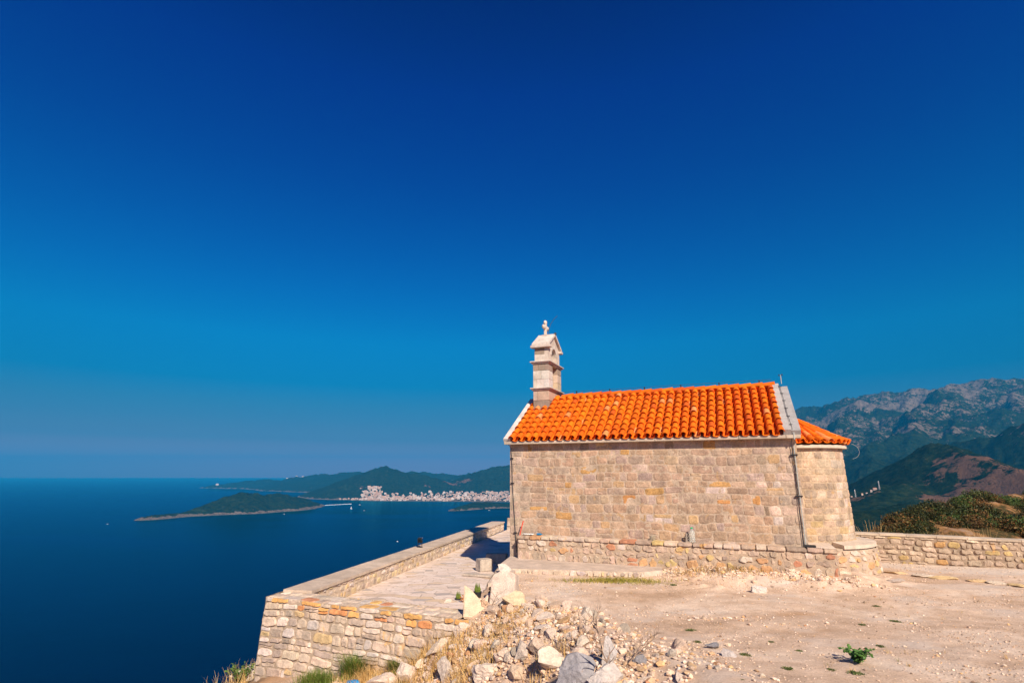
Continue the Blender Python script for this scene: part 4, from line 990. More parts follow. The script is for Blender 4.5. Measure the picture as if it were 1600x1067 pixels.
boulder(1402, 912, 34, 8, 41, (.46, .37, .31), 'low dark rock right of the apse plinth', (1, .4), sink=.3)
boulder(378, 1072, 60, 36, 42, (.52, .44, .38), 'rounded grey rock outside the foot of the retaining wall corner', z=-1.7)
boulder(787, 899, 22, 20, 43, (.72, .63, .54), 'pale cornerstone boulder at the left end of the concrete step', cuts=12, z=.72, sink=.1)

for i_, (px, py, w) in enumerate(((1408, 897, 34), (1442, 901, 30), (1487, 905, 40), (1530, 909, 32), (1566, 913, 30), (1592, 916, 26))):
    boulder(px, py, w, 5, 60+i_, [(.66, .46, .26), (.66, .54, .42), (.70, .50, .26)][i_ % 3], ['flat ochre stone nearest the apse in the row set in the gravel', 'flat pale stone second from the apse in the row set in the gravel', 'widest flat ochre stone set in the gravel before the boundary wall',
        'flat tan stone fourth from the apse in the row set in the gravel', 'flat pale stone fifth from the apse in the row set in the gravel', 'flat ochre stone at the photo edge, last in the row set in the gravel'][i_], (1, .6), rot=-22, sink=.35)

def slab_rock(px, py, outline, thick, col, label, lean=0, rot=0, sink=.05):
    p = on_ground(px, py); k = p.y/FPX*1.03; bm = bmesh.new(); V0 = [bm.verts.new((x*k, 0, -z*k)) for x, z in outline]
    f = bm.faces.new(V0); ex_ = bmesh.ops.extrude_face_region(bm, geom=[f]); bmesh.ops.translate(bm, vec=(0, thick, 0), verts=[v for v in ex_['geom'] if isinstance(v, bmesh.types.BMVert)])
    bmesh.ops.recalc_face_normals(bm, faces=bm.faces[:]); bmesh.ops.bevel(bm, geom=bm.edges[:], offset=.018, segments=2, affect='EDGES'); bmesh.ops.triangulate(bm, faces=bm.faces[:])
    bmesh.ops.subdivide_edges(bm, edges=[e_ for e_ in bm.edges if e_.calc_length() > .07], cuts=3, use_grid_fill=False); bmesh.ops.triangulate(bm, faces=bm.faces[:])
    for v in bm.verts: v.co += Vector([mn.noise(v.co*4+Vector((px, i*9, 0)))*.022+mn.noise(v.co*13+Vector((px, i*9, 0)))*.008 for i in range(3)])
    mb = MB(); mb.bm(bm, col); o = mb.build('boulder', M['rock']); o.location = (p.x, p.y, p.z-sink); o.rotation_euler = (R(lean), 0, R(rot)); tag(o, label, 'rock')
slab_rock(742, 962, [(-16, 0), (-15, -44), (-6, -38), (15, -12), (17, 0)], .22, (.66, .51, .36), 'tall pointed yellowish slab leaning by the potted plants', -14, 6)
slab_rock(684, 986, [(-27, 2), (-24, -14), (-14, -22), (12, -20), (24, -10), (20, 0), (4, 4)], .30, (.74, .60, .44), 'long flat cream slab resting against the end of the retaining wall', -38, -12, .0)
slab_rock(783, 945, [(-18, 4), (-16, -40), (-2, -48), (18, -44), (20, 2)], .40, (.62, .50, .41), 'big pale block at the end of the retaining edge', -12, -14)

# cut stone blocks lying in the chapel's shadow
def stone_block(px, py, w, d, h, rot, label):
    p = pZ(px, py, 0); mb = MB(); bm = bmesh.new(); bmesh.ops.create_cube(bm, size=1)
    bmesh.ops.scale(bm, vec=(w, d, h), verts=bm.verts); bmesh.ops.bevel(bm, geom=bm.edges[:], offset=.025, segments=2, affect='EDGES')
    for v in bm.verts: v.co += Vector([mn.noise(v.co*5+Vector((px, i*7, 0)))*.02 for i in range(3)])
    mb.bm(bm, (.50, .42, .35)); o = mb.build('stone_block', M['dry_stone']); o.location = (p.x, p.y+d/2, h/2+.005); o.rotation_euler = (0, 0, R(rot)); tag(o, label, 'stone block')
stone_block(756, 893, .50, .42, .40, 30, 'squared stone block half in sunlight at the edge of the chapel shadow')
stone_block(769, 880, .5, .4, .34, 5, 'squared stone block deep in the chapel shadow, left one')
stone_block(784, 884, .4, .4, .42, -12, 'squared stone block in the chapel shadow against the chapel corner')
stone_block(749, 902, 1.25, .30, .07, -22, 'long thin kerb slab lying flat on the terrace paving')

# ------------------------------------------------------------------ plants
def leaf_quads(mb, c, n, rad, size, g_, pal, flat=.7, up=.3, shell=.35):
    P = g_.normal(size=(n, 3)); P /= np.linalg.norm(P, axis=1)[:, None]; P *= (g_.random(n)**shell)[:, None]
    lump = 1+.35*vnoise(P[:, 0]*2.2+c[0]*3, P[:, 1]*2.2+c[1], P[:, 2]*2.2, 5)
    P = P*lump[:, None]*np.array([rad, rad, rad*flat]); P[:, 2] += rad*flat*.7
    keep = P[:, 2] > -.02
    for p in P[keep]:
        nrm = g_.normal(size=3)+np.array([0, 0, up]); nrm /= np.linalg.norm(nrm); a = np.cross(nrm, g_.normal(size=3)); a /= np.linalg.norm(a); b_ = np.cross(nrm, a)
        s = size*g_.uniform(.6, 1.3); q = np.array(c)+p
        mb.add([q-a*s, q-b_*s*.45, q+a*s, q+b_*s*.45], [(0, 1, 2, 3)], pick(pal, g_))
GR = [((.05, .09, .02), 6), ((.08, .13, .03), 5), ((.12, .15, .04), 3)]
OLV = [((.022, .032, .010), 6), ((.04, .05, .015), 5), ((.09, .08, .02), 3), ((.13, .09, .02), 1)]
RUS = [((.11, .06, .02), 5), ((.19, .08, .02), 4), ((.22, .14, .05), 3), ((.05, .05, .02), 4)]
DRY = [((.56, .34, .11), 6), ((.66, .44, .18), 6), ((.42, .23, .07), 4), ((.70, .52, .27), 3)]
g_ = np.random.default_rng(500)
SHR = []
for i in range(9):
    mb = MB(); pal = [OLV, GR, RUS][[0, 0, 1, 0, 2, 0, 2, 1, 0][i]]
    leaf_quads(mb, (0, 0, 0), 900, 1.0, .085, g_, pal, .62)
    for k in range(5):
        a = g_.uniform(0, 6.3); q = (math.cos(a)*.55, math.sin(a)*.55, .0); leaf_quads(mb, q, 220, .5, .08, g_, pal, .8)
        mb.tube([(0, 0, -.1), (q[0]*.5, q[1]*.5, .25), (q[0], q[1], .55)], [.05, .03, .015], 5, (.12, .09, .06))
    SHR.append(mb.mesh('shrub', M['leaf']))
n = 0; tries = 0
while n < 260 and tries < 20000:
    tries += 1
    px, py = g_.uniform(1385, 1640), g_.uniform(768, 845); a, b_ = ray(px, py)
    # march the sight line to the knoll so that the slope we see gets its shrubs
    hit = None
    for D in np.arange(28, 105, .7):
        x, y = a*D, D
        if x > 120: break
        if ground_z(x, y) > CAMZ+b_*D: hit = (x, y); break
    if hit is None: continue
    if (hit[0]-B0[0])*BN[0]+(hit[1]-B0[1])*BN[1] < 6: continue
    if float(vnoise(hit[0]*.13, hit[1]*.13, 0, 66)) < -.25: continue
    o = bpy.data.objects.new('shrub', SHR[g_.integers(9)]); sc.collection.objects.link(o)
    s = g_.uniform(.55, 1.5)*(.75 if hit[1] < 50 else 1); o.scale = (s, s, s*g_.uniform(.7, 1)); o.rotation_euler = (0, 0, g_.uniform(0, 6.3)); o.location = (hit[0], hit[1], ground_z(*hit)-.15*s)
    tag(o, 'low rounded shrub growing on the scrubby knoll behind the right boundary wall', 'shrub', 'shrubs on the knoll'); n += 1
print('shrubs', n)
def blades(mb, pts, h, w, g_, pal, lean=.4, seg=3):
    for (x, y, z) in pts:
        a = g_.uniform(0, 6.3); hh = h*g_.uniform(.5, 1.25); l_ = lean*hh*g_.uniform(.2, 1.5); dx_, dy_ = math.cos(a)*l_, math.sin(a)*l_
        px_, py_ = -math.sin(a)*w, math.cos(a)*w; V = []
        for k in range(seg+1):
            f = k/seg; ww = 1-f*.85; V += [(x+dx_*f*f-px_*ww, y+dy_*f*f-py_*ww, z+hh*f), (x+dx_*f*f+px_*ww, y+dy_*f*f+py_*ww, z+hh*f)]
        mb.add(V, [(2*k, 2*k+1, 2*k+3, 2*k+2) for k in range(seg)], pick(pal, g_))
def clump_pts(px, py, rx, n, g_, ry=None, z=None):
    p = on_ground(px, py) if z is None else pZ(px, py, z); out = []
    for _ in range(n):
        x, y = p.x+g_.normal(0, rx), p.y+g_.normal(0, ry or rx); out.append((x, y, ground_z(x, y)-.01 if z is None else z))
    return out
# dry grass in the rubble
mb = MB()
for px, py, rx, n_, h_ in ((590, 1050, .28, 300, .30), (622, 1035, .30, 500, .30), (655, 1028, .25, 380, .28), (640, 1060, .3, 380, .26), (560, 1062, .22, 240, .25), (600, 1018, .15, 200, .24), (690, 1040, .25, 240, .2), (712, 1010, .2, 160, .16),
                           (760, 1000, .3, 240, .12), (800, 985, .3, 220, .10), (830, 960, .3, 140, .10), (740, 1055, .25, 200, .18), (850, 1040, .2, 110, .15), (720, 1065, .25, 200, .2), (660, 995, .15, 160, .2), (780, 975, .3, 160, .1)):
    blades(mb, clump_pts(px, py, rx*1.1, int(n_*2.6), g_), h_, .005, g_, DRY, .7)
q = pZ(385, 1068, -1.55); blades(mb, [(q.x+g_.normal(0, .3), q.y+g_.normal(0, .3), -1.75) for _ in range(320)], .5, .006, g_, DRY, .5)
tag(mb.build('dry_grass', M['drygrass']), 'dry straw coloured grass growing through the rubble', 'grass', kind='stuff')
# tall dry grass beyond the boundary wall
mb = MB()
for _ in range(5200):
    u = g_.uniform(.6, 12); 
    if u > 7 and g_.random() < .75: continue
    v = .75+abs(g_.normal(0, .5)); p = B0+BD*u+BN*v; hgt = (.86+.36*float(vnoise(u*1.3, v*.8, 0, 3)))*(1 if .8 < u < 4.6 else .66)
    blades(mb, [(p[0], p[1], ground_z(p[0], p[1])-.02)], hgt*1.22, .007, g_, DRY, .3)
tag(mb.build('dry_grass', M['drygrass']), 'tall dry grass showing above the boundary wall', 'grass', kind='stuff')
# green and yellow grass by the step, brown weeds by the plinth
mb = MB(); YG = [((.30, .26, .03), 5), ((.44, .34, .08), 5), ((.16, .18, .03), 3)]
for px, py, rx, ry, n_, h_ in ((940, 907, .55, .12, 700, .12), (975, 909, .6, .12, 800, .13), (1012, 912, .3, .08, 180, .07), (1050, 912, .1, .05, 50, .05), (1060, 1000, .05, .03, 0, 0)):
    if n_: blades(mb, clump_pts(px, py, rx, n_, g_, ry), h_*.8, .006, g_, YG, .9)
tag(mb.build('grass', M['leaf']), 'patch of short yellow green grass along the front of the step', 'grass', kind='stuff')
mb = MB()
for px, py, rx, n_, h_ in ((1090, 893, .35, 220, .12), (1130, 893, .4, 260, .13), (1165, 892, .3, 200, .12), (1215, 893, .3, 150, .10), (1275, 890, .25, 120, .10), (1060, 893, .25, 90, .08)):
    blades(mb, clump_pts(px, py, rx, n_, g_, .12), h_, .006, g_, DRY+[((.10, .11, .03), 5), ((.20, .10, .04), 4)], .9)
tag(mb.build('dry_weeds', M['drygrass']), 'brown withered weeds along the foot of the plinth', 'weeds', kind='stuff')
# weeds in the gravel: one small mat each
WM = []
for i in range(3):
    mb = MB(); leaf_quads(mb, (0, 0, 0), 260, 1.0, .13, g_, [((.07, .11, .03), 5), ((.12, .15, .04), 4), ((.20, .17, .06), 2)], .14, 1.0, .6); WM.append(mb.mesh('weed', M['leaf']))
for i, (px, py, w) in enumerate(((1080, 985, 17), (1090, 1003, 17), (1165, 1023, 18), (1205, 1003, 11), (1232, 1045, 19), (1249, 1017, 12), (1299, 1046, 15), (1336, 1052, 25), (1347, 976, 13), (1399, 971, 16), (1427, 973, 8), (1376, 1010, 14), (1369, 947, 12), (1160, 1062, 8), (1052, 914, 12))):
    p = on_ground(px, py); o = bpy.data.objects.new('weed', WM[i % 3]); sc.collection.objects.link(o); k = w/2*p.y/FPX
    o.scale = (k, k*.8, k*1.1); o.location = (p.x, p.y, p.z-.005); o.rotation_euler = (0, 0, i*1.3)
    tag(o, 'tiny flat green weed growing in the open gravel forecourt', 'weed', 'weeds in the gravel')
def sprig_plant(name, p, h, nst, spread, lsz, pal, label, cat, leaves=14, stemc=(.10, .14, .05), mats=None):
    root = empty(name, p); mb = MB(); ms = MB()
    for k in range(nst):
        a = g_.uniform(0, 6.3); l_ = spread*g_.uniform(.3, 1); hh = h*g_.uniform(.5, 1)
        pts = [Vector((math.cos(a)*l_*f**1.3, math.sin(a)*l_*f**1.3, hh*f*(1-.2*f))) for f in (0, .25, .5, .75, 1)]
        ms.tube(pts, [.006, .005, .004, .003, .002], 5, stemc)
        for j in range(leaves):
            f = g_.uniform(.15, 1); i0 = min(int(f*4), 3); q = pts[i0].lerp(pts[i0+1], f*4-i0)
            dv = Vector((g_.normal(), g_.normal(), g_.normal(.3, .5))).normalized(); sd2 = dv.orthogonal().normalized(); L_ = lsz*g_.uniform(.6, 1.2)
            nrm_ = dv.cross(sd2); mb.add([q[:], (q+dv*L_*.5+sd2*L_*.32+nrm_*L_*.06)[:], (q+dv*L_)[:], (q+dv*L_*.5-sd2*L_*.32+nrm_*L_*.06)[:]], [(0, 1, 2, 3)], pick(pal, g_))
    mb.build('leaves', mats or M['leaf'], root); ms.build('stems', M['leaf'], root); tag(root, label, cat); return root
BG = [((.06, .15, .03), 6), ((.10, .20, .04), 5), ((.04, .09, .02), 4)]
p = on_ground(1340, 1036)
sprig_plant('leafy_plant', p, .30, 16, .27, .055, BG, 'bright green leafy plant growing alone in the gravel at lower right', 'plant', 22)
p = pZ(374, 1056, -1.45); sprig_plant('bush', Vector((p.x, p.y, -1.62)), .55, 24, .38, .06, GR+[((.09, .16, .03), 6)], 'small green bush outside the retaining wall corner at bottom left', 'bush', 30)
p = pZ(404, 1066, -1.5); sprig_plant('wild_plant', Vector((p.x+.1, p.y-.15, -1.65)), .95, 7, .35, .05, [((.30, .30, .06), 5), ((.22, .22, .05), 4)], 'tall yellowish stemmed weed against the retaining wall corner', 'plant', 9)
for px, py, r_, h_, lb in ((552, 1060, .16, .42, 'tall dark green grass tuft against the retaining wall'), (494, 1070, .30, .26, 'broad mossy green tuft at the foot of the retaining wall'), (622, 1052, .13, .28, 'dark green tuft among the dry grass in the rubble')):
    p = on_ground(px, py); mb = MB()
    blades(mb, [(g_.normal(0, r_*.6), g_.normal(0, r_*.5), -.03) for _ in range(1100)], h_, .006, g_, [((.09, .15, .02), 5), ((.15, .20, .03), 4), ((.25, .22, .06), 1)], .8)
    o = mb.build('grass_tuft', M['leaf']); o.location = p; tag(o, lb, 'grass tuft')
# two little potted succulents and withered plants behind the slab
for px, py, lb in ((716, 944, 'small dark pot with a pointed green succulent, left one'), (746, 936, 'small dark pot with a stubby green succulent behind the pointed slab')):
    p = on_ground(px, py); root = empty('potted_plant', (p.x, p.y, p.z)); root.scale = (.8, .8, .8)
    mb = MB(); mb.lathe([(.08, -.02), (.11, .16), (.118, .17), (.118, .20), (.10, .20), (.09, .12)], (0, 0, 0), 16, (.02, .02, .02)); mb.build('pot', M['black'], root)
    mb = MB()
    for j in range(9):
        a = j*.7; mb.tube([(math.cos(a)*.03, math.sin(a)*.03, .12), (math.cos(a)*.07, math.sin(a)*.07, .26), (math.cos(a)*.05, math.sin(a)*.05, .42 if j % 2 else .34)], [.03, .026, .004], 6, (.13, .17, .03))
    mb.build('leaves', M['leaf'], root); tag(root, lb, 'potted plant')
for px, py, lb in ((730, 948, 'orange withered plant between the two small pots'), (768, 935, 'brown withered plant right of the potted succulents')):
    p = on_ground(px, py); sprig_plant('withered_plant', p, .36, 10, .2, .09, [((.40, .15, .04), 5), ((.28, .12, .05), 4), ((.16, .08, .04), 3)], lb, 'withered plant', 9, (.2, .1, .05))
mb = MB()
for _ in range(260):
    x = g_.uniform(.5, 15); y = g_.uniform(7, 17); z0 = (x-.43)*-.946+(y-13.3)*-.322; lw_ = np.linalg.inv(np.array([CX, CY]).T) @ (np.array([x, y])-CH0)
    if z0 > .3 or lw_[1] > -.6 or float(vnoise(x*.5, y*.5, 0, 95)) < .0 or (x-B0[0])*BN[0]+(y-B0[1])*BN[1] > -.1: continue
    blades(mb, [(x+g_.normal(0, .03), y+g_.normal(0, .03), ground_z(x, y)-.005) for _ in range(9)], .055, .003, g_, DRY+[((.16, .16, .05), 6)], 1.4)
tag(mb.build('dry_weeds', M['drygrass']), 'sparse tiny withered weeds dotted over the gravel forecourt', 'weeds', kind='stuff')
# dead branches
def branch(mb, p, d, ln, r_, depth, g_):
    pts = [Vector(p)]; dv = Vector(d).normalized()
    for k in range(5):
        dv = (dv+Vector((g_.normal(0, .18), g_.normal(0, .18), g_.normal(0, .14)))).normalized(); pts.append(pts[-1]+dv*ln/5)
    mb.tube(pts, [r_*(1-.15*k) for k in range(6)], 6)
    if depth:
        for k in (2, 3, 4):
            for _ in range(2): branch(mb, pts[k], dv+Vector((g_.normal(0, .7), g_.normal(0, .7), g_.normal(.2, .5))), ln*.55, r_*.5, depth-1, g_)
for px, py, d, ln, r_, dp, lb in ((938, 1030, (.25, .1, 1), .55, .012, 2, 'bare grey dead shrub sticking up from the rubble'), (925, 1005, (-.5, .1, .8), .5, .009, 2, 'sprawling grey dead twigs at the right of the rubble'), (975, 1045, (.4, 0, .9), .5, .010, 2, 'tangle of brown dead twigs behind the broken stump'), (962, 1068, (-.35, .2, 1), .45, .018, 1, 'broken brown stump of dead wood beside the splintered stone'),
                                  (760, 963, (.55, .1, .75), .55, .010, 1, 'thin curved dead branch leaning by the pointed slab'), (1000, 1030, (.5, .2, .6), .35, .006, 1, 'fine dead twig lying at the right of the rubble'),
                                  (700, 1000, (1, .4, .18), 1.1, .012, 1, 'long dry root lying along the top of the slope')):
    p = on_ground(px, py); mb = MB(); branch(mb, (0, 0, -.03), d, ln, r_, dp, g_); o = mb.build('dead_branch', M['wood']); o.location = p; tag(o, lb, 'dead branch')

# ------------------------------------------------------------------ small things around the chapel
def on_plinth(lx, ly, dz=0): p = ch2w(lx, ly); return Vector((p[0], p[1], PT+dz))
b0 = empty('plastic_bottle', on_plinth(5.68, -.18)); tag(b0, 'large clear plastic bottle with green cap standing on the plinth', 'bottle')
mb = MB(); mb.lathe([(.075, 0), (.085, .02), (.085, .24), (.07, .30), (.025, .35), (.024, .37)], (0, 0, .004), 20); o = mb.build('bottle_body', M['bottle'], b0, True)
mb = MB(); mb.lathe([(.032, .365), (.034, .375), (.034, .40), (.03, .405)], (0, 0, .004), 14); mb.build('cap', M['green'], b0)
mb = MB(); mb.bm(rock_bm(77, 3, 8, (1, .7, 1.1), .06), (.30, .25, .21)); o = mb.build('rock', M['rock']); o.scale = (.09, .09, .13); o.location = on_plinth(5.52, -.14, .10); tag(o, 'dark stone standing on the plinth left of the plastic bottle', 'rock')
mb = MB(); mb.bm(rock_bm(78, 3, 8, (1, .7, 1.1), .06), (.34, .29, .22)); o = mb.build('rock', M['rock']); o.scale = (.11, .09, .11); o.location = on_plinth(4.55, -.14, .08); tag(o, 'dark rounded stone on the middle of the plinth', 'rock')
mb = MB(); a_ = ch2w(.44, -.33); mb.tube([(0, 0, -.02), (.02, 0, .2), (.05, .01, .42)], .017, 8); mb.tube([(.05, .01, .42), (.055, .012, .44)], .02, 8); o = mb.build('red_rod', M['red']); o.location = (a_[0]+.03, a_[1]+.04, PT+.0); o.rotation_euler = (0, R(8), 0); tag(o, 'thin red rod propped upright at the left end of the plinth', 'rod')
mb = MB(); mb.lathe([(.03, 0), (.032, .01), (.032, .13), (.014, .17), (.014, .2)], (0, 0, 0), 14); o = mb.build('small_bottle', M['blue']); o.location = on_plinth(.98, -.12, .035); o.rotation_euler = (R(88), 0, R(50)); tag(o, 'small blue plastic bottle lying on the left end of the plinth', 'bottle')
mb = MB(); G = 9; pp = np.array([[(i/G-.5)*.34, (j/G-.5)*.16, .02+.03*mn.noise(Vector((i*.5, j*.6, 3)))+.012*((i+j) % 2)] for i in range(G+1) for j in range(G+1)])
mb.add(pp, [(i*(G+1)+j, (i+1)*(G+1)+j, (i+1)*(G+1)+j+1, i*(G+1)+j+1) for i in range(G) for j in range(G)], (.72, .72, .70)); o = mb.build('rag', M['slab']); o.location = on_plinth(.72, -.22, .01); o.rotation_euler = (0, 0, R(-15)); o.modifiers.new('s', 'SOLIDIFY').thickness = .008; tag(o, 'crumpled white rag lying at the left end of the plinth', 'rag')
p = on_ground(543, 1074); mb = MB(); mb.lathe([(.05, 0), (.06, .015), (.06, .2), (.05, .24), (.02, .27), (.02, .29)], (0, 0, 0), 18); o = mb.build('water_container', M['blue'], smoothf=True); o.location = (p.x, p.y, p.z+.08); o.rotation_euler = (R(80), 0, R(70)); tag(o, 'bright blue plastic bottle lying at the very bottom edge by the wall', 'bottle')
# floodlight on the parapet
p = pZ(656, 854, .535); fl = empty('floodlight', (p.x, p.y, .527), R(-25)); fl.scale = (.72, .72, .85); tag(fl, 'small black floodlight on a bracket standing on the parapet', 'floodlight')
mb = MB(); mb.box(-.15, -.08, 0, .15, .08, .02, b=.004); mb.box(-.14, -.015, .02, -.12, .015, .30); mb.box(.12, -.015, .02, .14, .015, .30); mb.build('bracket', M['black'], fl)
mb = MB(); bm = bmesh.new(); bmesh.ops.create_cube(bm, size=1); bmesh.ops.scale(bm, vec=(.23, .14, .24), verts=bm.verts); bmesh.ops.bevel(bm, geom=bm.edges[:], offset=.02, segments=2, affect='EDGES'); bmesh.ops.rotate(bm, cent=(0, 0, 0), matrix=Matrix.Rotation(R(35), 3, 'X'), verts=bm.verts); bmesh.ops.translate(bm, vec=(0, 0, .30), verts=bm.verts); mb.bm(bm)
for k in range(4): mb.box(-.10, -.13, .22+k*.045, .10, -.06, .235+k*.045)
mb.build('housing', M['black'], fl)
mb = MB(); mb.box(-.12, .02, .40, .12, .10, .42, b=.004); mb.build('visor', M['metal'], fl)
mb = MB(); mb.tube([(.0, 0, .02), (-.18, .0, .015), (-.30, .05, .015), (-.42, .02, .02)], .008, 6); mb.build('cable', M['cable'], fl)

# ------------------------------------------------------------------ far things: town, boats, masts
WC = [(.60, .48, .42), (.56, .38, .31), (.66, .58, .54), (.50, .36, .29), (.60, .44, .34)]; RF = [(.46, .17, .09), (.52, .24, .15), (.60, .50, .44)]
HM = []
def house_geo(mb, w, d, h, wc, rc, flat=False, o=(0, 0, 0), a=0):
    ca, sa = math.cos(a), math.sin(a)
    def T(V): return [(x*ca-y*sa+o[0], x*sa+y*ca+o[1], z+o[2]) for x, y, z in V]
    V = [(-w/2, -d/2, -6), (w/2, -d/2, -6), (w/2, d/2, -6), (-w/2, d/2, -6), (-w/2, -d/2, h), (w/2, -d/2, h), (w/2, d/2, h), (-w/2, d/2, h)]
    mb.add(T(V), [(0, 1, 5, 4), (1, 2, 6, 5), (2, 3, 7, 6), (3, 0, 4, 7), (4, 5, 6, 7)], wc)
    for fl_ in range(1, int(h/3)):      # storey bands of windows
        for k in range(max(1, int(w/5))):
            x = -w/2+(k+.5)*w/max(1, int(w/5)); mb.add(T([(x-1, -d/2-.1, fl_*3), (x+1, -d/2-.1, fl_*3), (x+1, -d/2-.1, fl_*3+1.5), (x-1, -d/2-.1, fl_*3+1.5)]), [(0, 1, 2, 3)], (.12, .12, .14))
    if not flat:
        e_ = .6; V = [(-w/2-e_, -d/2-e_, h+.05), (w/2+e_, -d/2-e_, h+.05), (w/2+e_, d/2+e_, h+.05), (-w/2-e_, d/2+e_, h+.05), (-w/2+d/2, 0, h+d*.25), (w/2-d/2, 0, h+d*.25)]
        mb.add(T(V), [(0, 1, 5, 4), (1, 2, 5), (2, 3, 4, 5), (3, 0, 4)], rc)
    else: mb.add(T([(-w/4, -d/4, h), (w/4, -d/4, h), (w/4, d/4, h), (-w/4, d/4, h), (-w/4, -d/4, h+3), (w/4, -d/4, h+3), (w/4, d/4, h+3), (-w/4, d/4, h+3)]), [(0, 1, 5, 4), (1, 2, 6, 5), (2, 3, 7, 6), (3, 0, 4, 7), (4, 5, 6, 7)], wc)
hg = np.random.default_rng(77)
for i in range(14):
    mb = MB(); w = hg.uniform(16, 34); house_geo(mb, w, w*hg.uniform(.45, .6), hg.uniform(8, 22), WC[i % 5], RF[i % 3], i % 3 == 0); HM.append(mb.mesh('town_building', M['house']))
def place_far(me, name, px, D, lb, cat, grp=None, s=1, lk=None):
    a, _ = ray(px, 770); x, y = a*D, D; z = (lk or land_z)(x, y)
    if z < SEA+2.0 or (name == 'town_building' and z > SEA+(115 if px < 597 else 62)): return None
    o = bpy.data.objects.new(name, me); sc.collection.objects.link(o); o.location = (x, y, z); o.rotation_euler = (0, 0, hg.uniform(-.7, .7)); o.scale = (s, s, s); tag(o, lb, cat, grp); return o
cnt = 0; tr = 0; stuff = MB()
def town_spot():
    q = hg.random()
    if q < .05: return hg.uniform(520, 575), hg.uniform(5600, 5850)
    if q < .72: return hg.uniform(566, 800), hg.uniform(5500, 6350)
    if q < .755: return hg.normal(583, 10), hg.uniform(5700, 6150)
    if q < .90: return hg.uniform(765, 812), hg.uniform(4900, 6500)
    return hg.uniform(600, 800), hg.uniform(5450, 5800)
while cnt < 290 and tr < 6000:
    tr += 1; px, D = town_spot()
    if hg.random() > .12+1.0*smooth(-.35, .2, float(vnoise(px*.06, D*.004, 0, 4))): continue
    if place_far(HM[hg.integers(14)], 'town_building', px, D, 'small pale building among many in the seaside town across the bay', 'building', 'buildings of the town across the bay', hg.uniform(.65, 1.1)): cnt += 1
k = 0
while k < 650:
    px, D = town_spot(); a, _ = ray(px, 770); x, y = a*D, D; z = land_z(x, y); k += 1
    if z < SEA+2.5 or z > SEA+(115 if px < 597 else 62): continue
    w = hg.uniform(10, 20); house_geo(stuff, w, w*.6, hg.uniform(5, 12), WC[hg.integers(5)], RF[hg.integers(3)], False, (x, y, z), hg.uniform(-.7, .7))
tag(stuff.build('town_houses', M['house']), 'many tiny pale houses filling the seaside town across the bay', 'houses', kind='stuff')
for px, D, s, lb in ((338, 10900, 1.7, 'lone pale building near the tip of the far peninsula'), (447, 10700, 1.3, 'leftmost white building on the crest of the far peninsula'), (461, 10600, 1.2, 'middle white building on the crest of the far peninsula'), (471, 10500, 1.5, 'rightmost white building on the crest of the far peninsula')):
    place_far(HM[2], 'villa', px, D, lb, 'building', None, s)
for i, (px, D, s) in enumerate(((1330, 1650, .22), (1347, 1640, .25), (1354, 1650, .25), (1362, 1645, .3), (1368, 1660, .32))):
    place_far(HM[(i*3+1) % 14], 'farmhouse', px, D, 'small pale house of the hamlet on the green hillside right of the apse', 'house', 'hamlet houses on the hillside', s)
for px, lb, H_ in ((1334, 'thin pale mast left of the hillside hamlet', 22), (1373, 'thin pale mast just right of the hillside hamlet', 24), (1418, 'lone thin pale mast on the forested slope right of the hamlet', 24)):
    a, _ = ray(px, 755); D = 1640 if px < 1400 else 1450; x, y = a*D, D; z = land_z(x, y); mb = MB()
    for sx_ in (-1, 1):
        for sy_ in (-1, 1): mb.tube([(sx_*1.3, sy_*1.3, -1), (sx_*.3, sy_*.3, H_)], .13, 4)
    for k in range(1, 6): f = k/6; w = 1.3-f; mb.box(-w-.1, -w-.1, H_*f-.1, w+.1, w+.1, H_*f+.1)
    mb.tube([(-2.6, 0, H_*.86), (2.6, 0, H_*.86)], .18, 4); mb.tube([(-2.0, 0, H_*.96), (2.0, 0, H_*.96)], .18, 4)
    o = mb.build('power_mast', M['white']); o.location = (x, y, z); tag(o, lb, 'mast')
p = pZ(492, 777.5, SEA); mb = MB(); bm = rock_bm(88, 4, 7, (1, .7, .8), .12)
for v in bm.verts: v.co = Vector((v.co.x*(1-.35*max(0, v.co.z)), v.co.y*(1-.3*max(0, v.co.z)), v.co.z))
mb.bm(bm, (.40, .24, .20)); o = mb.build('islet', M['rock']); o.scale = (62, 62, 62); o.location = (p.x, p.y+30, SEA+4); tag(o, kind='structure')
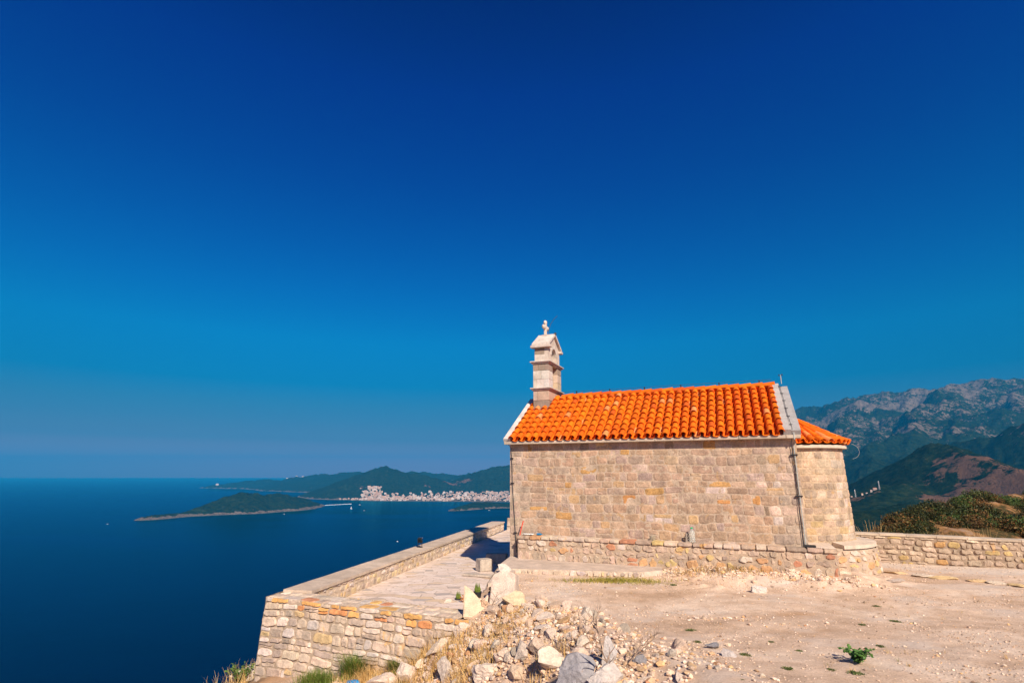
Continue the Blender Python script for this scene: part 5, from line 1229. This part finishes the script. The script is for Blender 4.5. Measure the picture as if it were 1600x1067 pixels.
# boats
def boat(px, py, ln, rot, lb, sail=False, wake=0):
    p = pZ(px, py, SEA); root = empty('sailing_boat' if sail else 'motor_boat', (p.x, p.y, SEA), R(rot)); tag(root, lb, 'boat')
    mb = MB(); n_ = 9; V = []; w = ln*.16
    for i in range(n_):
        f = i/(n_-1); x = (f-.5)*ln; ww = w*(1-max(0, (f-.45)/.55)**2.2); rise = .25*max(0, f-.5)
        V += [(x, -ww, ln*.09+rise*ln*.1), (x, -ww*.6, -ln*.01), (x, ww*.6, -ln*.01), (x, ww, ln*.09+rise*ln*.1)]
    F = [(4*i+j, 4*i+j+1, 4*i+j+5, 4*i+j+4) for i in range(n_-1) for j in range(3)]+[(4*i+3, 4*i, 4*i+4, 4*i+7) for i in range(n_-1)]+[(0, 1, 2, 3)]
    mb.add(V, F); mb.build('hull', M['white'], root)
    mb = MB(); mb.prism([(-ln*.2, ln*.09), (ln*.18, ln*.09), (ln*.08, ln*.19), (-ln*.18, ln*.19)], 'y', -w*.6, w*.6); mb.build('cabin', M['white'], root)
    if sail:
        mb = MB(); mb.tube([(0, 0, ln*.1), (0, 0, ln*1.3)], ln*.012, 6); mb.build('mast', M['white'], root)
        mb = MB(); mb.prism([(-ln*.02, ln*.22), (-ln*.42, ln*.25), (-ln*.02, ln*1.25)], 'y', -ln*.006, ln*.006); mb.build('sail', M['white'], root)
    if wake:
        mb = MB(); V = []; F = []
        for s_2 in (-1, 1):
            n0 = len(V)
            for i in range(24):
                f = i/23; x = -ln*.4-f*wake; y = s_2*(w*.5+f*wake*.16); t_ = ln*.06+f*ln*.16; zz = .15+.55*math.exp(-3*f)
                V += [(x, y-t_, .02), (x, y, zz), (x, y+t_, .02)]
            for i in range(23):
                for j in (0, 1): F.append((n0+i*3+j, n0+i*3+j+1, n0+i*3+j+4, n0+i*3+j+3))
        mb.add(V, F); mb.build('wake', M['sea'], root)
boat(621, 846, 13, -52, 'white motor boat trailing a wake just above the parapet', wake=150)
boat(168, 818.5, 9, 10, 'small white boat alone on open water left of the island')
boat(549, 795, 16, 20, 'sailing boat moored off the end of the island jetty', True)
boat(562, 788.5, 16, 0, 'white boat between the island jetty and the town')
boat(569, 797.5, 12, 0, 'small white boat in the bay right of the sailing boat')
boat(764, 797, 12, 5, 'small white boat moored beside the wooded headland')
boat(444, 803, 10, 5, 'tiny white boat close under the middle of the island shore')
boat(460, 766.8, 26, 0, 'white ship before the far peninsula')
p0, p1 = pZ(503, 789.5, SEA), pZ(548, 787.2, SEA); mb = MB(); dv = (p1-p0); L_ = dv.length
mb.box(0, -4, -3, L_, 4, 2.2, b=.3); mb.box(L_-10, -6, -3, L_+4, 6, 2.8, b=.3)
for k in range(12): mb.tube([(L_*k/12+6, -3, 2), (L_*k/12+6, -3, 3.5)], .35, 6)
o = mb.build('jetty', M['house']); o.location = p0; o.rotation_euler = (0, 0, math.atan2(dv.y, dv.x)); tag(o, 'long thin pale jetty reaching out from the right tip of the island', 'jetty')
